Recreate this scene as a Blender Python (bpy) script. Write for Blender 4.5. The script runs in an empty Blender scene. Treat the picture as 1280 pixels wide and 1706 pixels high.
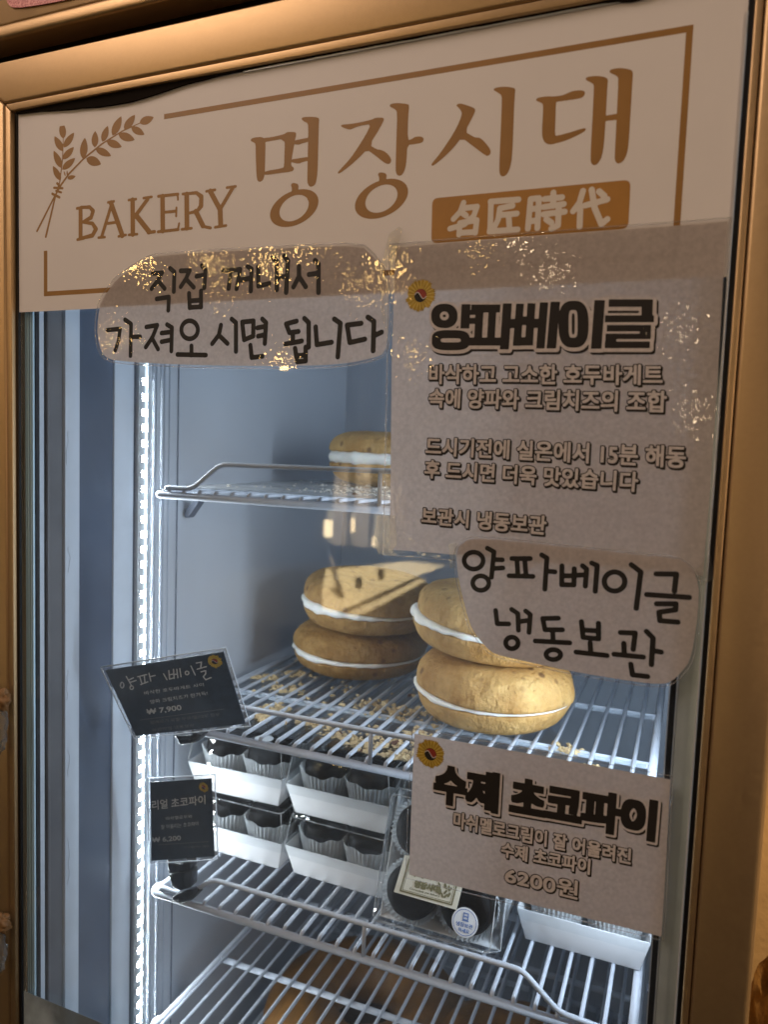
import bpy, bmesh, math, random
import numpy as np
from mathutils import Vector, Matrix, noise

random.seed(7)
scene = bpy.context.scene
COL = scene.collection

# ------------------------------------------------------------------ camera
CAM_R = Matrix(((0.924166127492047, 0.06432589806522977, -0.3765357189357409),
                (0.3803093159497679, -0.06255458184866067, 0.922741431004135),
                (0.03580213678222614, -0.995966416666667, -0.08227456395500304)))   # columns: right, down, forward
CAM_P = Vector((0.54505395, -0.48335167, -0.10772607))
FPX = 1236.876
cd = bpy.data.cameras.new('camera')
cam = bpy.data.objects.new('camera', cd)
COL.objects.link(cam)
m = Matrix.Identity(4)
for r in range(3):
    m[r][0] = CAM_R[r][0]; m[r][1] = -CAM_R[r][1]; m[r][2] = -CAM_R[r][2]; m[r][3] = CAM_P[r]
cam.matrix_world = m
cd.sensor_fit = 'VERTICAL'; cd.sensor_height = 24; cd.lens = 24 * FPX / 1706
cd.clip_start = 0.02; cd.clip_end = 200
scene.camera = cam
cd.dof.use_dof = True; cd.dof.focus_distance = .62; cd.dof.aperture_fstop = 4.4

# ------------------------------------------------------------------ world, lamps, exposure
w = bpy.data.worlds.new('World'); scene.world = w; w.use_nodes = True
bg = w.node_tree.nodes['Background']
bg.inputs[0].default_value = (1.0, 0.78, 0.66, 1); bg.inputs[1].default_value = 0.085
scene.view_settings.view_transform = 'Standard'
scene.view_settings.look = 'None'
scene.view_settings.exposure = 0.38
scene.view_settings.gamma = 1
try:
    scene.view_settings.use_curve_mapping = False
except Exception:
    pass
cy = scene.cycles
cy.max_bounces = 14; cy.transparent_max_bounces = 28; cy.transmission_bounces = 8
cy.glossy_bounces = 5; cy.diffuse_bounces = 4
cy.caustics_reflective = False; cy.caustics_refractive = False
cy.sample_clamp_indirect = 6
try:
    cy.use_denoising = True
except Exception:
    pass

def area(name, loc, target, power, color, sx, sy=None, shape='DISK', spread=math.pi):
    l = bpy.data.lights.new(name, 'AREA'); l.energy = power; l.color = color
    l.shape = shape; l.size = sx
    if sy: l.size_y = sy
    l.spread = spread
    o = bpy.data.objects.new(name, l); COL.objects.link(o); o.location = loc
    d = Vector(target) - Vector(loc)
    o.rotation_euler = d.to_track_quat('-Z', 'Y').to_euler()
    return o

WARM = (1.0, 0.66, 0.36); PALE = (1.0, 0.80, 0.62)
# small warm lamps added behind the camera to make the film's glints
lamp_spots = [(-1.50, -1.85, .60, .07, .03), (-1.44, -1.87, .55, .03, .03), (-1.24, -1.97, .61, .012, .06), (-1.17, -2.0, .57, .012, .05), (-1.00, -2.07, .60, .02, .10),
              (-1.18, -2.0, .47, .03, .012), (-.72, -2.22, .56, .012, .04), (-.69, -2.22, .51, .012, .05), (-.585, -2.24, .62, .03, .08), (-.58, -2.24, .53, .012, .05),
              (-.25, -2.32, .68, .03, .02), (-.11, -2.35, .70, .04, .02), (.02, -2.39, .57, .03, .03),
              (.48, -2.47, .36, .03, .02), (.55, -2.5, .07, .03, .02), (-.98, -2.14, .22, .03, .04), (-1.56, -1.84, .30, .010, .07), (-.50, -2.32, .27, .02, .03), (-.86, -2.1, .66, .03, .03)]
LAMP_L = 46.0
for i, (x, y, z, sx, sy) in enumerate(lamp_spots):
    c = (1.0, .62, .20) if x < -.2 else (1.0, .74, .46)
    area('hanging_lamp', (x, y, z), (.3, 0, -.1), LAMP_L * math.pi * sx * sy, c, sx, sy, 'RECTANGLE')
# warm light from the right, plus a fill added for package and wall
area('side_lamp', (1.25, -.95, .05), (.62, .1, -.2), 2.2, (1.0, .70, .46), .3, .3, 'RECTANGLE')
area('corner_lamp', (1.05, .04, .25), (.70, .30, -.66), 9, (1.0, .74, .46), .12, .12, 'RECTANGLE')
# big soft light of the arcade, high and to the left
area('arcade_light', (-.75, -1.05, 1.30), (.3, 0, .05), 12.5, (1.0, .76, .62), .9, .9, 'RECTANGLE')
# LED strips of the freezer: cold white light from both front mullions
COOL = (.74, .86, 1.0)
def led_lamp(loc, aim, power, length):
    o = area('led_light', loc, (loc[0] + aim[0], loc[1] + aim[1], loc[2]), power, COOL, .012, length, 'RECTANGLE')
    zax = -Vector((aim[0], aim[1], 0)).normalized(); yax = Vector((0, 0, 1)); xax = yax.cross(zax)
    mm = Matrix.Identity(4)
    for r in range(3):
        mm[r][0] = xax[r]; mm[r][1] = yax[r]; mm[r][2] = zax[r]; mm[r][3] = loc[r]
    o.matrix_world = mm
led_lamp((.556, .150, -.23), (-.80, .60), 2.1, .56)

# ------------------------------------------------------------------ helpers: objects
def link(name, me, mat=None, parent=None):
    o = bpy.data.objects.new(name, me); COL.objects.link(o)
    if mat: me.materials.append(mat)
    if parent: o.parent = parent
    return o

def empty(name, loc=(0, 0, 0)):
    o = bpy.data.objects.new(name, None); COL.objects.link(o); o.location = loc; o.empty_display_size = .02
    return o

def tag(o, label=None, cat=None, group=None, kind=None):
    if label: o['label'] = label
    if cat: o['category'] = cat
    if group: o['group'] = group
    if kind: o['kind'] = kind
    return o

class MB:
    """collects shapes into one mesh"""
    def __init__(s): s.v = []; s.f = []
    def add(s, vs, fs):
        n = len(s.v); s.v += [tuple(v) for v in vs]; s.f += [tuple(i + n for i in f) for f in fs]
    def box(s, x0, x1, y0, y1, z0, z1):
        s.add([(x0, y0, z0), (x1, y0, z0), (x1, y1, z0), (x0, y1, z0), (x0, y0, z1), (x1, y0, z1), (x1, y1, z1), (x0, y1, z1)],
              [(0, 3, 2, 1), (4, 5, 6, 7), (0, 1, 5, 4), (1, 2, 6, 5), (2, 3, 7, 6), (3, 0, 4, 7)])
    def prism(s, pts, y0, y1):
        """polygon in XZ, extruded along Y"""
        n = len(pts)
        s.add([(p[0], y0, p[1]) for p in pts] + [(p[0], y1, p[1]) for p in pts],
              [tuple(range(n)), tuple(range(2 * n - 1, n - 1, -1))] + [(i, i + n, (i + 1) % n + n, (i + 1) % n) for i in range(n)])
    def tube(s, pts, r, seg=10, closed=False):
        pts = [Vector(p) for p in pts]; n = len(pts); rings = []
        prev = None
        for i, p in enumerate(pts):
            if i == 0: t = pts[1] - pts[0]
            elif i == n - 1: t = pts[-1] - pts[-2]
            else: t = (pts[i + 1] - p).normalized() + (p - pts[i - 1]).normalized()
            t.normalize()
            if prev is None:
                a = Vector((0, 0, 1)) if abs(t.z) < .9 else Vector((1, 0, 0))
                u = t.cross(a).normalized()
            else:
                u = (prev - t * prev.dot(t)).normalized()
            prev = u; b = t.cross(u)
            rr = r[i] if isinstance(r, (list, tuple)) else r
            rings.append([p + (u * math.cos(k * 2 * math.pi / seg) + b * math.sin(k * 2 * math.pi / seg)) * rr for k in range(seg)])
        vs = [v for R in rings for v in R]; fs = []
        for i in range(n - 1):
            for k in range(seg):
                fs.append((i * seg + k, i * seg + (k + 1) % seg, (i + 1) * seg + (k + 1) % seg, (i + 1) * seg + k))
        fs.append(tuple(range(seg - 1, -1, -1))); fs.append(tuple(range((n - 1) * seg, n * seg)))
        s.add(vs, fs)
    def build(s, name, mat, parent=None, smooth=False, bevel=0, seg=2):
        me = bpy.data.meshes.new(name); me.from_pydata(s.v, [], s.f); me.validate(); me.update()
        if smooth: me.polygons.foreach_set('use_smooth', [True] * len(me.polygons))
        o = link(name, me, mat, parent)
        if bevel:
            b = o.modifiers.new('bevel', 'BEVEL'); b.width = bevel; b.segments = seg; b.limit_method = 'ANGLE'
            b.angle_limit = math.radians(40)
            me.polygons.foreach_set('use_smooth', [True] * len(me.polygons))
            b.harden_normals = False
        return o

def bend(pts, r=.004, n=4):
    """round the corners of a wire path"""
    pts = [Vector(p) for p in pts]; out = [pts[0]]
    for i in range(1, len(pts) - 1):
        p = pts[i]; a = (pts[i - 1] - p); b = (pts[i + 1] - p)
        ra = min(r, a.length * .45); rb = min(r, b.length * .45)
        A = p + a.normalized() * ra; B = p + b.normalized() * rb
        for k in range(n + 1):
            t = k / n; out.append(A * (1 - t) ** 2 + p * 2 * t * (1 - t) + B * t * t)
    out.append(pts[-1]); return out

# ------------------------------------------------------------------ helpers: materials
MATS = {}
def mat(name, color, rough=.5, metal=0, spec=.5, var=0, vscale=20, vcol=None, bump=0, bscale=100, emit=0, aniso=(1, 1, 1), sub=0, coat=0, detail=4, seed=0):
    M = bpy.data.materials.new(name); M.use_nodes = True; nt = M.node_tree; b = nt.nodes['Principled BSDF']
    b.inputs['Base Color'].default_value = (*color, 1); b.inputs['Roughness'].default_value = rough
    b.inputs['Metallic'].default_value = metal; b.inputs['Specular IOR Level'].default_value = spec
    if coat:
        b.inputs['Coat Weight'].default_value = coat; b.inputs['Coat Roughness'].default_value = .12
    if sub:
        b.inputs['Subsurface Weight'].default_value = sub; b.inputs['Subsurface Radius'].default_value = (.004, .0025, .0012)
    if emit:
        b.inputs['Emission Color'].default_value = (*color, 1); b.inputs['Emission Strength'].default_value = emit
    tc = nt.nodes.new('ShaderNodeTexCoord'); mp = nt.nodes.new('ShaderNodeMapping'); mp.inputs['Scale'].default_value = aniso
    mp.inputs['Location'].default_value = (seed * 1.37, seed * .71, seed * .33)
    nt.links.new(tc.outputs['Object'], mp.inputs['Vector'])
    if var:
        n = nt.nodes.new('ShaderNodeTexNoise'); n.inputs['Scale'].default_value = vscale; n.inputs['Detail'].default_value = detail
        n.inputs['Roughness'].default_value = .6
        nt.links.new(mp.outputs[0], n.inputs['Vector'])
        cr = nt.nodes.new('ShaderNodeValToRGB'); cr.color_ramp.elements[0].position = .35; cr.color_ramp.elements[1].position = .68
        c2 = vcol or tuple(c * (1 - var) for c in color)
        cr.color_ramp.elements[0].color = (*c2, 1); cr.color_ramp.elements[1].color = (*color, 1)
        nt.links.new(n.outputs['Fac'], cr.inputs['Fac']); nt.links.new(cr.outputs['Color'], b.inputs['Base Color'])
        mr = nt.nodes.new('ShaderNodeMapRange'); mr.inputs['To Min'].default_value = max(0.02, rough - .10); mr.inputs['To Max'].default_value = min(1, rough + .10)
        nt.links.new(n.outputs['Fac'], mr.inputs['Value']); nt.links.new(mr.outputs[0], b.inputs['Roughness'])
    if bump:
        n2 = nt.nodes.new('ShaderNodeTexNoise'); n2.inputs['Scale'].default_value = bscale; n2.inputs['Detail'].default_value = 8; n2.inputs['Roughness'].default_value = .62
        nt.links.new(mp.outputs[0], n2.inputs['Vector'])
        bp = nt.nodes.new('ShaderNodeBump'); bp.inputs['Strength'].default_value = 1; bp.inputs['Distance'].default_value = bump
        nt.links.new(n2.outputs['Fac'], bp.inputs['Height']); nt.links.new(bp.outputs[0], b.inputs['Normal'])
    MATS[name] = M
    return M

def clear_mat(name, tint=(1, 1, 1), rough=.02, ior=1.5, bump=0, bscale=300, aniso=(1, 1, 1), haze=0, hazecol=(.9, .9, .9), hscale=8, low=0, through=0):
    """thin clear sheet: what is behind it shows, with a Fresnel reflection; haze = faint smears of dust on it"""
    M = bpy.data.materials.new(name); M.use_nodes = True; nt = M.node_tree; nt.nodes.clear()
    out = nt.nodes.new('ShaderNodeOutputMaterial'); tr = nt.nodes.new('ShaderNodeBsdfTransparent'); gl = nt.nodes.new('ShaderNodeBsdfGlossy')
    tr.inputs[0].default_value = (*tint, 1); gl.inputs['Roughness'].default_value = rough
    fr = nt.nodes.new('ShaderNodeFresnel'); fr.inputs['IOR'].default_value = ior
    ge = nt.nodes.new('ShaderNodeNewGeometry'); im = nt.nodes.new('ShaderNodeMapRange')      # same reflectance from both sides of a sheet
    im.inputs['To Min'].default_value = ior; im.inputs['To Max'].default_value = 1 / ior
    nt.links.new(ge.outputs['Backfacing'], im.inputs['Value']); nt.links.new(im.outputs[0], fr.inputs['IOR'])
    mx = nt.nodes.new('ShaderNodeMixShader')
    nt.links.new(fr.outputs[0], mx.inputs[0]); nt.links.new(tr.outputs[0], mx.inputs[1]); nt.links.new(gl.outputs[0], mx.inputs[2])
    tc = nt.nodes.new('ShaderNodeTexCoord'); mp = nt.nodes.new('ShaderNodeMapping'); mp.inputs['Scale'].default_value = aniso
    nt.links.new(tc.outputs['Object'], mp.inputs['Vector'])
    if bump:
        n2 = nt.nodes.new('ShaderNodeTexNoise'); n2.inputs['Scale'].default_value = bscale; n2.inputs['Detail'].default_value = 0 if low else 3
        nt.links.new(mp.outputs[0], n2.inputs['Vector'])
        bp = nt.nodes.new('ShaderNodeBump'); bp.inputs['Strength'].default_value = 1; bp.inputs['Distance'].default_value = bump
        nt.links.new(n2.outputs['Fac'], bp.inputs['Height'])
        last = bp
        if low:
            n3 = nt.nodes.new('ShaderNodeTexNoise'); n3.inputs['Scale'].default_value = 28; n3.inputs['Detail'].default_value = 2
            nt.links.new(mp.outputs[0], n3.inputs['Vector'])
            bp2 = nt.nodes.new('ShaderNodeBump'); bp2.inputs['Distance'].default_value = low
            nt.links.new(n3.outputs['Fac'], bp2.inputs['Height']); nt.links.new(bp.outputs[0], bp2.inputs['Normal']); last = bp2
        nt.links.new(last.outputs[0], gl.inputs['Normal']); nt.links.new(last.outputs[0], fr.inputs['Normal'])
    top = mx
    if haze:
        df = nt.nodes.new('ShaderNodeBsdfDiffuse'); df.inputs[0].default_value = (*hazecol, 1)
        nz = nt.nodes.new('ShaderNodeTexNoise'); nz.inputs['Scale'].default_value = hscale; nz.inputs['Detail'].default_value = 7
        nt.links.new(tc.outputs['Object'], nz.inputs['Vector'])
        mr = nt.nodes.new('ShaderNodeMapRange'); mr.inputs['From Min'].default_value = .4; mr.inputs['From Max'].default_value = .8
        mr.inputs['To Min'].default_value = haze * .3; mr.inputs['To Max'].default_value = haze
        nt.links.new(nz.outputs['Fac'], mr.inputs['Value'])
        m2 = nt.nodes.new('ShaderNodeMixShader')
        nt.links.new(mr.outputs[0], m2.inputs[0]); nt.links.new(mx.outputs[0], m2.inputs[1]); nt.links.new(df.outputs[0], m2.inputs[2]); top = m2
        if through:
            tl = nt.nodes.new('ShaderNodeBsdfTranslucent'); tl.inputs[0].default_value = (*hazecol, 1); m3 = nt.nodes.new('ShaderNodeMixShader'); m3.inputs[0].default_value = through
            nt.links.new(df.outputs[0], m3.inputs[1]); nt.links.new(tl.outputs[0], m3.inputs[2]); nt.links.new(m3.outputs[0], m2.inputs[2])
    nt.links.new(top.outputs[0], out.inputs[0])
    MATS[name] = M
    return M

def sheet_mat(name, color, trans=.3, mottled=.16, scale=420, spec=.3, rough=.6):
    """paper: diffuse with light coming through from behind"""
    M = bpy.data.materials.new(name); M.use_nodes = True; nt = M.node_tree; nt.nodes.clear()
    out = nt.nodes.new('ShaderNodeOutputMaterial'); df = nt.nodes.new('ShaderNodeBsdfDiffuse'); tl = nt.nodes.new('ShaderNodeBsdfTranslucent')
    mx = nt.nodes.new('ShaderNodeMixShader'); mx.inputs[0].default_value = trans
    n = nt.nodes.new('ShaderNodeTexNoise'); n.inputs['Scale'].default_value = scale; n.inputs['Detail'].default_value = 5
    tc = nt.nodes.new('ShaderNodeTexCoord'); nt.links.new(tc.outputs['Object'], n.inputs['Vector'])
    cr = nt.nodes.new('ShaderNodeValToRGB'); cr.color_ramp.elements[0].position = .3; cr.color_ramp.elements[1].position = .7
    cr.color_ramp.elements[0].color = (*[c * (1 - mottled) for c in color], 1); cr.color_ramp.elements[1].color = (*color, 1)
    nt.links.new(n.outputs['Fac'], cr.inputs['Fac'])
    nt.links.new(cr.outputs[0], df.inputs[0]); nt.links.new(cr.outputs[0], tl.inputs[0])
    nt.links.new(df.outputs[0], mx.inputs[1]); nt.links.new(tl.outputs[0], mx.inputs[2]); nt.links.new(mx.outputs[0], out.inputs[0])
    MATS[name] = M
    return M

GOLD = mat('gold_anodised_metal', (.54, .372, .20), .43, .84, var=.05, vscale=300, bump=.00005, bscale=1600)
GOLD2 = mat('gold_panel', (.42, .28, .14), .5, .6, var=.15, vscale=30, bump=.0001, bscale=1200)
BLACK = mat('black_rubber', (.012, .012, .014), .35, var=.3, vscale=60)
DARKGAP = mat('dark_gap', (.035, .018, .008), .7, var=.3)
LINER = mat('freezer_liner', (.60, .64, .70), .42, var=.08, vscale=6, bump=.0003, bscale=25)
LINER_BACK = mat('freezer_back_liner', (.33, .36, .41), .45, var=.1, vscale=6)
JAMB_SHADE = mat('navy_plastic', (.09, .118, .175), .35, var=.25, vscale=14)  # darker blue puts the shade of this jamb face into the colour
PALEPL = mat('pale_plastic', (.62, .68, .76), .4, var=.08, vscale=30)
GREYPL = mat('grey_plastic', (.42, .47, .50), .45, var=.15, vscale=30)
DUSK = mat('dusky_plastic', (.16, .16, .17), .45, var=.2, vscale=20)
ALU = mat('aluminium', (.74, .78, .82), .35, .55, var=.05, vscale=40)
STEEL = mat('rail_steel', (.085, .10, .135), .5, 0, var=.15, vscale=50)
WIRE = mat('white_coated_wire', (.58, .63, .71), .42, var=.10, vscale=90, bump=.0002, bscale=250)
LED = mat('led_diode', (.90, .96, 1.0), .3, emit=165)
LEDBASE = mat('led_strip_base', (.80, .86, .90), .3, var=.12, vscale=120)
SIGN = mat('sign_vinyl', (.76, .725, .71), .5, var=.04, vscale=9, bump=.00006, bscale=1500)
SIGNINK = mat('sign_gold_ink', (.33, .165, .035), .5, var=.12, vscale=40)
SIGNLIGHT = mat('sign_reverse_white', (.70, .64, .57), .5, var=.05, vscale=40)
PAPER = sheet_mat('white_paper', (.66, .60, .57), .34)
PAPER2 = sheet_mat('cut_paper', (.66, .60, .57), .34)
INK = mat('black_print_ink', (.014, .011, .010), .7, var=.3, vscale=300)
MARKER = mat('black_marker', (.012, .011, .011), .6, var=.3, vscale=200)
PRINTWHITE = sheet_mat('paper_in_letters', (.69, .645, .64), .0)
FILM = clear_mat('laminating_film', (.985, .98, .975), .012, 1.5, bump=.00008, bscale=330, low=.00016)
FILM_EDGE = clear_mat('laminating_film_rim', (.95, .95, .95), .06, 1.6, bump=.0004, bscale=260, haze=.25, hazecol=(.8, .8, .8), hscale=60)
CARDFILM = clear_mat('card_film', (.95, .95, .95), .10, 1.5, haze=.45, hazecol=(.72, .78, .86), hscale=60)
TAPE = clear_mat('clear_tape', (.95, .95, .94), .08, 1.5, bump=.0005, bscale=200, haze=.05, hscale=60)
GLASS = clear_mat('door_glass', (.96, .975, .98), 0.0, 1.5, haze=.030, hscale=9, through=.8)  # dusty haze; its through part stands in for the LED bloom
PLASTIC = clear_mat('clear_plastic_lid', (.93, .95, .96), .05, 1.5, bump=.0005, bscale=40, haze=0, hazecol=(.8, .84, .9), hscale=25)
LINERSHEET = clear_mat('clear_shelf_sheet', (.9, .92, .93), .12, 1.45, bump=.0003, bscale=60, haze=.012, hscale=40)
GREYFILM = clear_mat('grey_window_film', (.28, .31, .32), .25, 1.4, haze=.85, hazecol=(.58, .70, .78), hscale=20)
YELLOW = mat('emblem_yellow', (.56, .36, .035), .6, var=.45, vscale=220)
YELLOW2 = mat('emblem_pale_yellow', (.68, .50, .10), .6, var=.3, vscale=260)
RED = mat('emblem_red', (.32, .04, .025), .6, var=.2, vscale=200)
TRAY = mat('white_card_tray', (.80, .80, .81), .45, var=.05, vscale=80, bump=.0002, bscale=300)
CUP = sheet_mat('glassine_cup', (.78, .79, .80), .4, .15, 120)
CHOC = mat('dark_chocolate', (.0055, .0035, .003), .5, spec=.15, var=.5, vscale=60, bump=.0015, bscale=60)
CARD = mat('black_price_card', (.045, .068, .105), .42, var=.35, vscale=120)  # blue lift stands for the LED haze over the black card
CHALK = mat('white_chalk_writing', (.72, .74, .76), .8, var=.25, vscale=900)
FAINT = mat('grey_chalk_writing', (.24, .26, .28), .8, var=.4, vscale=900)
CLIP = mat('black_clip_plastic', (.010, .012, .018), .25, var=.2, vscale=80)
CREAM = mat('white_cream_cheese', (.84, .83, .78), .55, var=.05, vscale=80, bump=.0012, bscale=150, sub=.15)
CRUMB = mat('golden_crumbs', (.66, .50, .27), .8, var=.4, vscale=300)
PALECRUMB = mat('pale_crumbs', (.70, .66, .58), .8, var=.3, vscale=300)
BROWNCRUMB = mat('dark_crumbs', (.10, .035, .015), .7, var=.3, vscale=300)
LABELCARD = mat('cream_label_card', (.72, .72, .62), .5, var=.05, vscale=120)
LABELINK = mat('olive_label_print', (.20, .19, .09), .6, var=.3, vscale=300)
STICKER = mat('white_sticker', (.78, .82, .86), .4)
STICKERBLUE = mat('blue_sticker_print', (.12, .22, .50), .5)
LOWBREAD = mat('brown_bread_crust', (.33, .15, .035), .5, var=.45, vscale=25, bump=.001, bscale=120)
DARKCRUST = mat('dark_crust', (.045, .022, .012), .5, var=.4, vscale=40)
REDGLITTER = mat('red_glitter_print', (.42, .05, .045), .4, var=.6, vscale=700, vcol=(.75, .25, .22))
PLASTER = mat('ochre_plaster', (.62, .40, .17), .8, var=.15, vscale=8, bump=.002, bscale=60)
KRAFT = mat('kraft_paper_wrap', (.62, .33, .09), .55, var=.5, vscale=45, bump=.004, bscale=50)
STREAK_CLEAR = clear_mat('clear_bag_plastic', (.8, .84, .88), .08, 1.5, bump=.004, bscale=60, haze=.15, hscale=50)

def bread_mat(name, seed, light=(.60, .39, .14), dark=(.40, .22, .065)):
    M = mat(name, light, .6, spec=.25, var=.3, vscale=26, vcol=dark, bump=.0045, bscale=95, sub=.05, detail=9, seed=seed)
    nt = M.node_tree; b = nt.nodes['Principled BSDF']
    mp = [n for n in nt.nodes if n.type == 'MAPPING'][0]
    base = [l.from_socket for l in nt.links if l.to_socket == b.inputs['Base Color']][0]
    fn = nt.nodes.new('ShaderNodeTexNoise'); fn.inputs['Scale'].default_value = 150; fn.inputs['Detail'].default_value = 6; fn.inputs['Roughness'].default_value = .7
    nt.links.new(mp.outputs[0], fn.inputs['Vector'])
    fr_ = nt.nodes.new('ShaderNodeMapRange'); fr_.inputs['From Min'].default_value = .3; fr_.inputs['From Max'].default_value = .7; fr_.inputs['To Min'].default_value = .82; fr_.inputs['To Max'].default_value = 1.10
    nt.links.new(fn.outputs[0], fr_.inputs['Value'])
    fm = nt.nodes.new('ShaderNodeVectorMath'); fm.operation = 'SCALE'; nt.links.new(base, fm.inputs[0]); nt.links.new(fr_.outputs[0], fm.inputs['Scale']); base = fm.outputs[0]
    bpn = [n for n in nt.nodes if n.type == 'BUMP'][0]; bp2 = nt.nodes.new('ShaderNodeBump'); bp2.inputs['Distance'].default_value = .0006
    nt.links.new(fn.outputs[0], bp2.inputs['Height']); nt.links.new(bpn.outputs[0], bp2.inputs['Normal']); nt.links.new(bp2.outputs[0], b.inputs['Normal'])
    mp3 = nt.nodes.new('ShaderNodeMapping'); mp3.inputs['Scale'].default_value = (1, 1, .22); nt.links.new(mp.outputs[0], mp3.inputs['Vector'])
    st_ = nt.nodes.new('ShaderNodeTexNoise'); st_.inputs['Scale'].default_value = 190; st_.inputs['Detail'].default_value = 4; nt.links.new(mp3.outputs[0], st_.inputs['Vector'])
    bp3 = nt.nodes.new('ShaderNodeBump'); bp3.inputs['Distance'].default_value = .0022
    nt.links.new(st_.outputs[0], bp3.inputs['Height']); nt.links.new(bp2.outputs[0], bp3.inputs['Normal']); nt.links.new(bp3.outputs[0], b.inputs['Normal'])
    # dark onion flecks
    vo = nt.nodes.new('ShaderNodeTexVoronoi'); vo.inputs['Scale'].default_value = 62
    nt.links.new(mp.outputs[0], vo.inputs['Vector'])
    r1 = nt.nodes.new('ShaderNodeValToRGB'); r1.color_ramp.elements[0].position = .16; r1.color_ramp.elements[1].position = .30
    r1.color_ramp.elements[0].color = (1, 1, 1, 1); r1.color_ramp.elements[1].color = (0, 0, 0, 1)
    nt.links.new(vo.outputs['Distance'], r1.inputs[0])
    nz = nt.nodes.new('ShaderNodeTexNoise'); nz.inputs['Scale'].default_value = 17; nt.links.new(mp.outputs[0], nz.inputs['Vector'])
    r2 = nt.nodes.new('ShaderNodeValToRGB'); r2.color_ramp.elements[0].position = .46; r2.color_ramp.elements[1].position = .54
    nt.links.new(nz.outputs[0], r2.inputs[0])
    mu = nt.nodes.new('ShaderNodeMath'); mu.operation = 'MULTIPLY'; nt.links.new(r1.outputs[0], mu.inputs[0]); nt.links.new(r2.outputs[0], mu.inputs[1])
    mu2 = nt.nodes.new('ShaderNodeMath'); mu2.operation = 'MULTIPLY'; mu2.inputs[1].default_value = .75; nt.links.new(mu.outputs[0], mu2.inputs[0])
    mc = nt.nodes.new('ShaderNodeMixRGB'); mc.inputs[2].default_value = (.09, .03, .012, 1)
    nt.links.new(mu2.outputs[0], mc.inputs[0]); nt.links.new(base, mc.inputs[1])
    # flour dust patches
    n4 = nt.nodes.new('ShaderNodeTexNoise'); n4.inputs['Scale'].default_value = 9; n4.inputs['Detail'].default_value = 9; n4.inputs['Roughness'].default_value = .8
    nt.links.new(mp.outputs[0], n4.inputs['Vector'])
    r4 = nt.nodes.new('ShaderNodeValToRGB'); r4.color_ramp.elements[0].position = .60; r4.color_ramp.elements[1].position = .74
    r4.color_ramp.elements[1].color = (.30, .30, .30, 1)
    nt.links.new(n4.outputs[0], r4.inputs[0])
    m4 = nt.nodes.new('ShaderNodeMixRGB'); m4.inputs[2].default_value = (.70, .56, .33, 1)
    nt.links.new(r4.outputs[0], m4.inputs[0]); nt.links.new(mc.outputs[0], m4.inputs[1])
    nt.links.new(m4.outputs[0], b.inputs['Base Color'])
    return M

# ------------------------------------------------------------------ helpers: planes and lettering
def ray(px, py):
    return (CAM_R @ Vector((px - 640, py - 853, FPX))).normalized()

class Plane:
    def __init__(s, O, U, V):
        s.O = Vector(O); s.U = Vector(U).normalized(); V = Vector(V); s.V = (V - s.U * V.dot(s.U)).normalized()
        s.N = s.U.cross(s.V)
        if s.N.dot(CAM_P - s.O) < 0: s.N = -s.N
    def px(s, x, y):
        d = ray(x, y); t = (s.O - CAM_P).dot(s.N) / d.dot(s.N); P = CAM_P + d * t - s.O
        return (P.dot(s.U), P.dot(s.V))
    def at(s, u, v, lift=0): return s.O + s.U * u + s.V * v + s.N * lift
DOOR = Plane((0, 0, 0), (1, 0, 0), (0, 0, 1))

def sheet(name, pl, pts, mat_, parent, lift, thick=0):
    """flat cut sheet on a plane; thick > 0 gives it a back and sides"""
    me = bpy.data.meshes.new(name); n = len(pts)
    vs = [pl.at(u, v, lift) for u, v in pts]; fs = [tuple(range(n))]
    a = sum(pts[i][0] * pts[(i + 1) % n][1] - pts[(i + 1) % n][0] * pts[i][1] for i in range(n))
    if thick:
        vs += [pl.at(u, v, lift - thick) for u, v in pts]
        fs += [tuple(range(2 * n - 1, n - 1, -1))] + [(i, i + n, (i + 1) % n + n, (i + 1) % n) for i in range(n)]
    me.from_pydata(vs, [], fs); me.update()
    bm = bmesh.new(); bm.from_mesh(me); bmesh.ops.triangulate(bm, faces=[f for f in bm.faces if len(f.verts) > 4])
    bmesh.ops.recalc_face_normals(bm, faces=bm.faces)
    if not thick:
        for f in bm.faces:
            if f.normal.dot(pl.N) < 0: f.normal_flip()
    bm.to_mesh(me); bm.free()
    return link(name, me, mat_, parent)

def chaikin(pts, n=1, closed=True):
    for _ in range(n):
        out = []; L = len(pts)
        for i in range(L if closed else L - 1):
            a = pts[i]; b = pts[(i + 1) % L]
            out += [(a[0] * .75 + b[0] * .25, a[1] * .75 + b[1] * .25), (a[0] * .25 + b[0] * .75, a[1] * .25 + b[1] * .75)]
        if not closed: out = [pts[0]] + out + [pts[-1]]
        pts = out
    return pts

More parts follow.
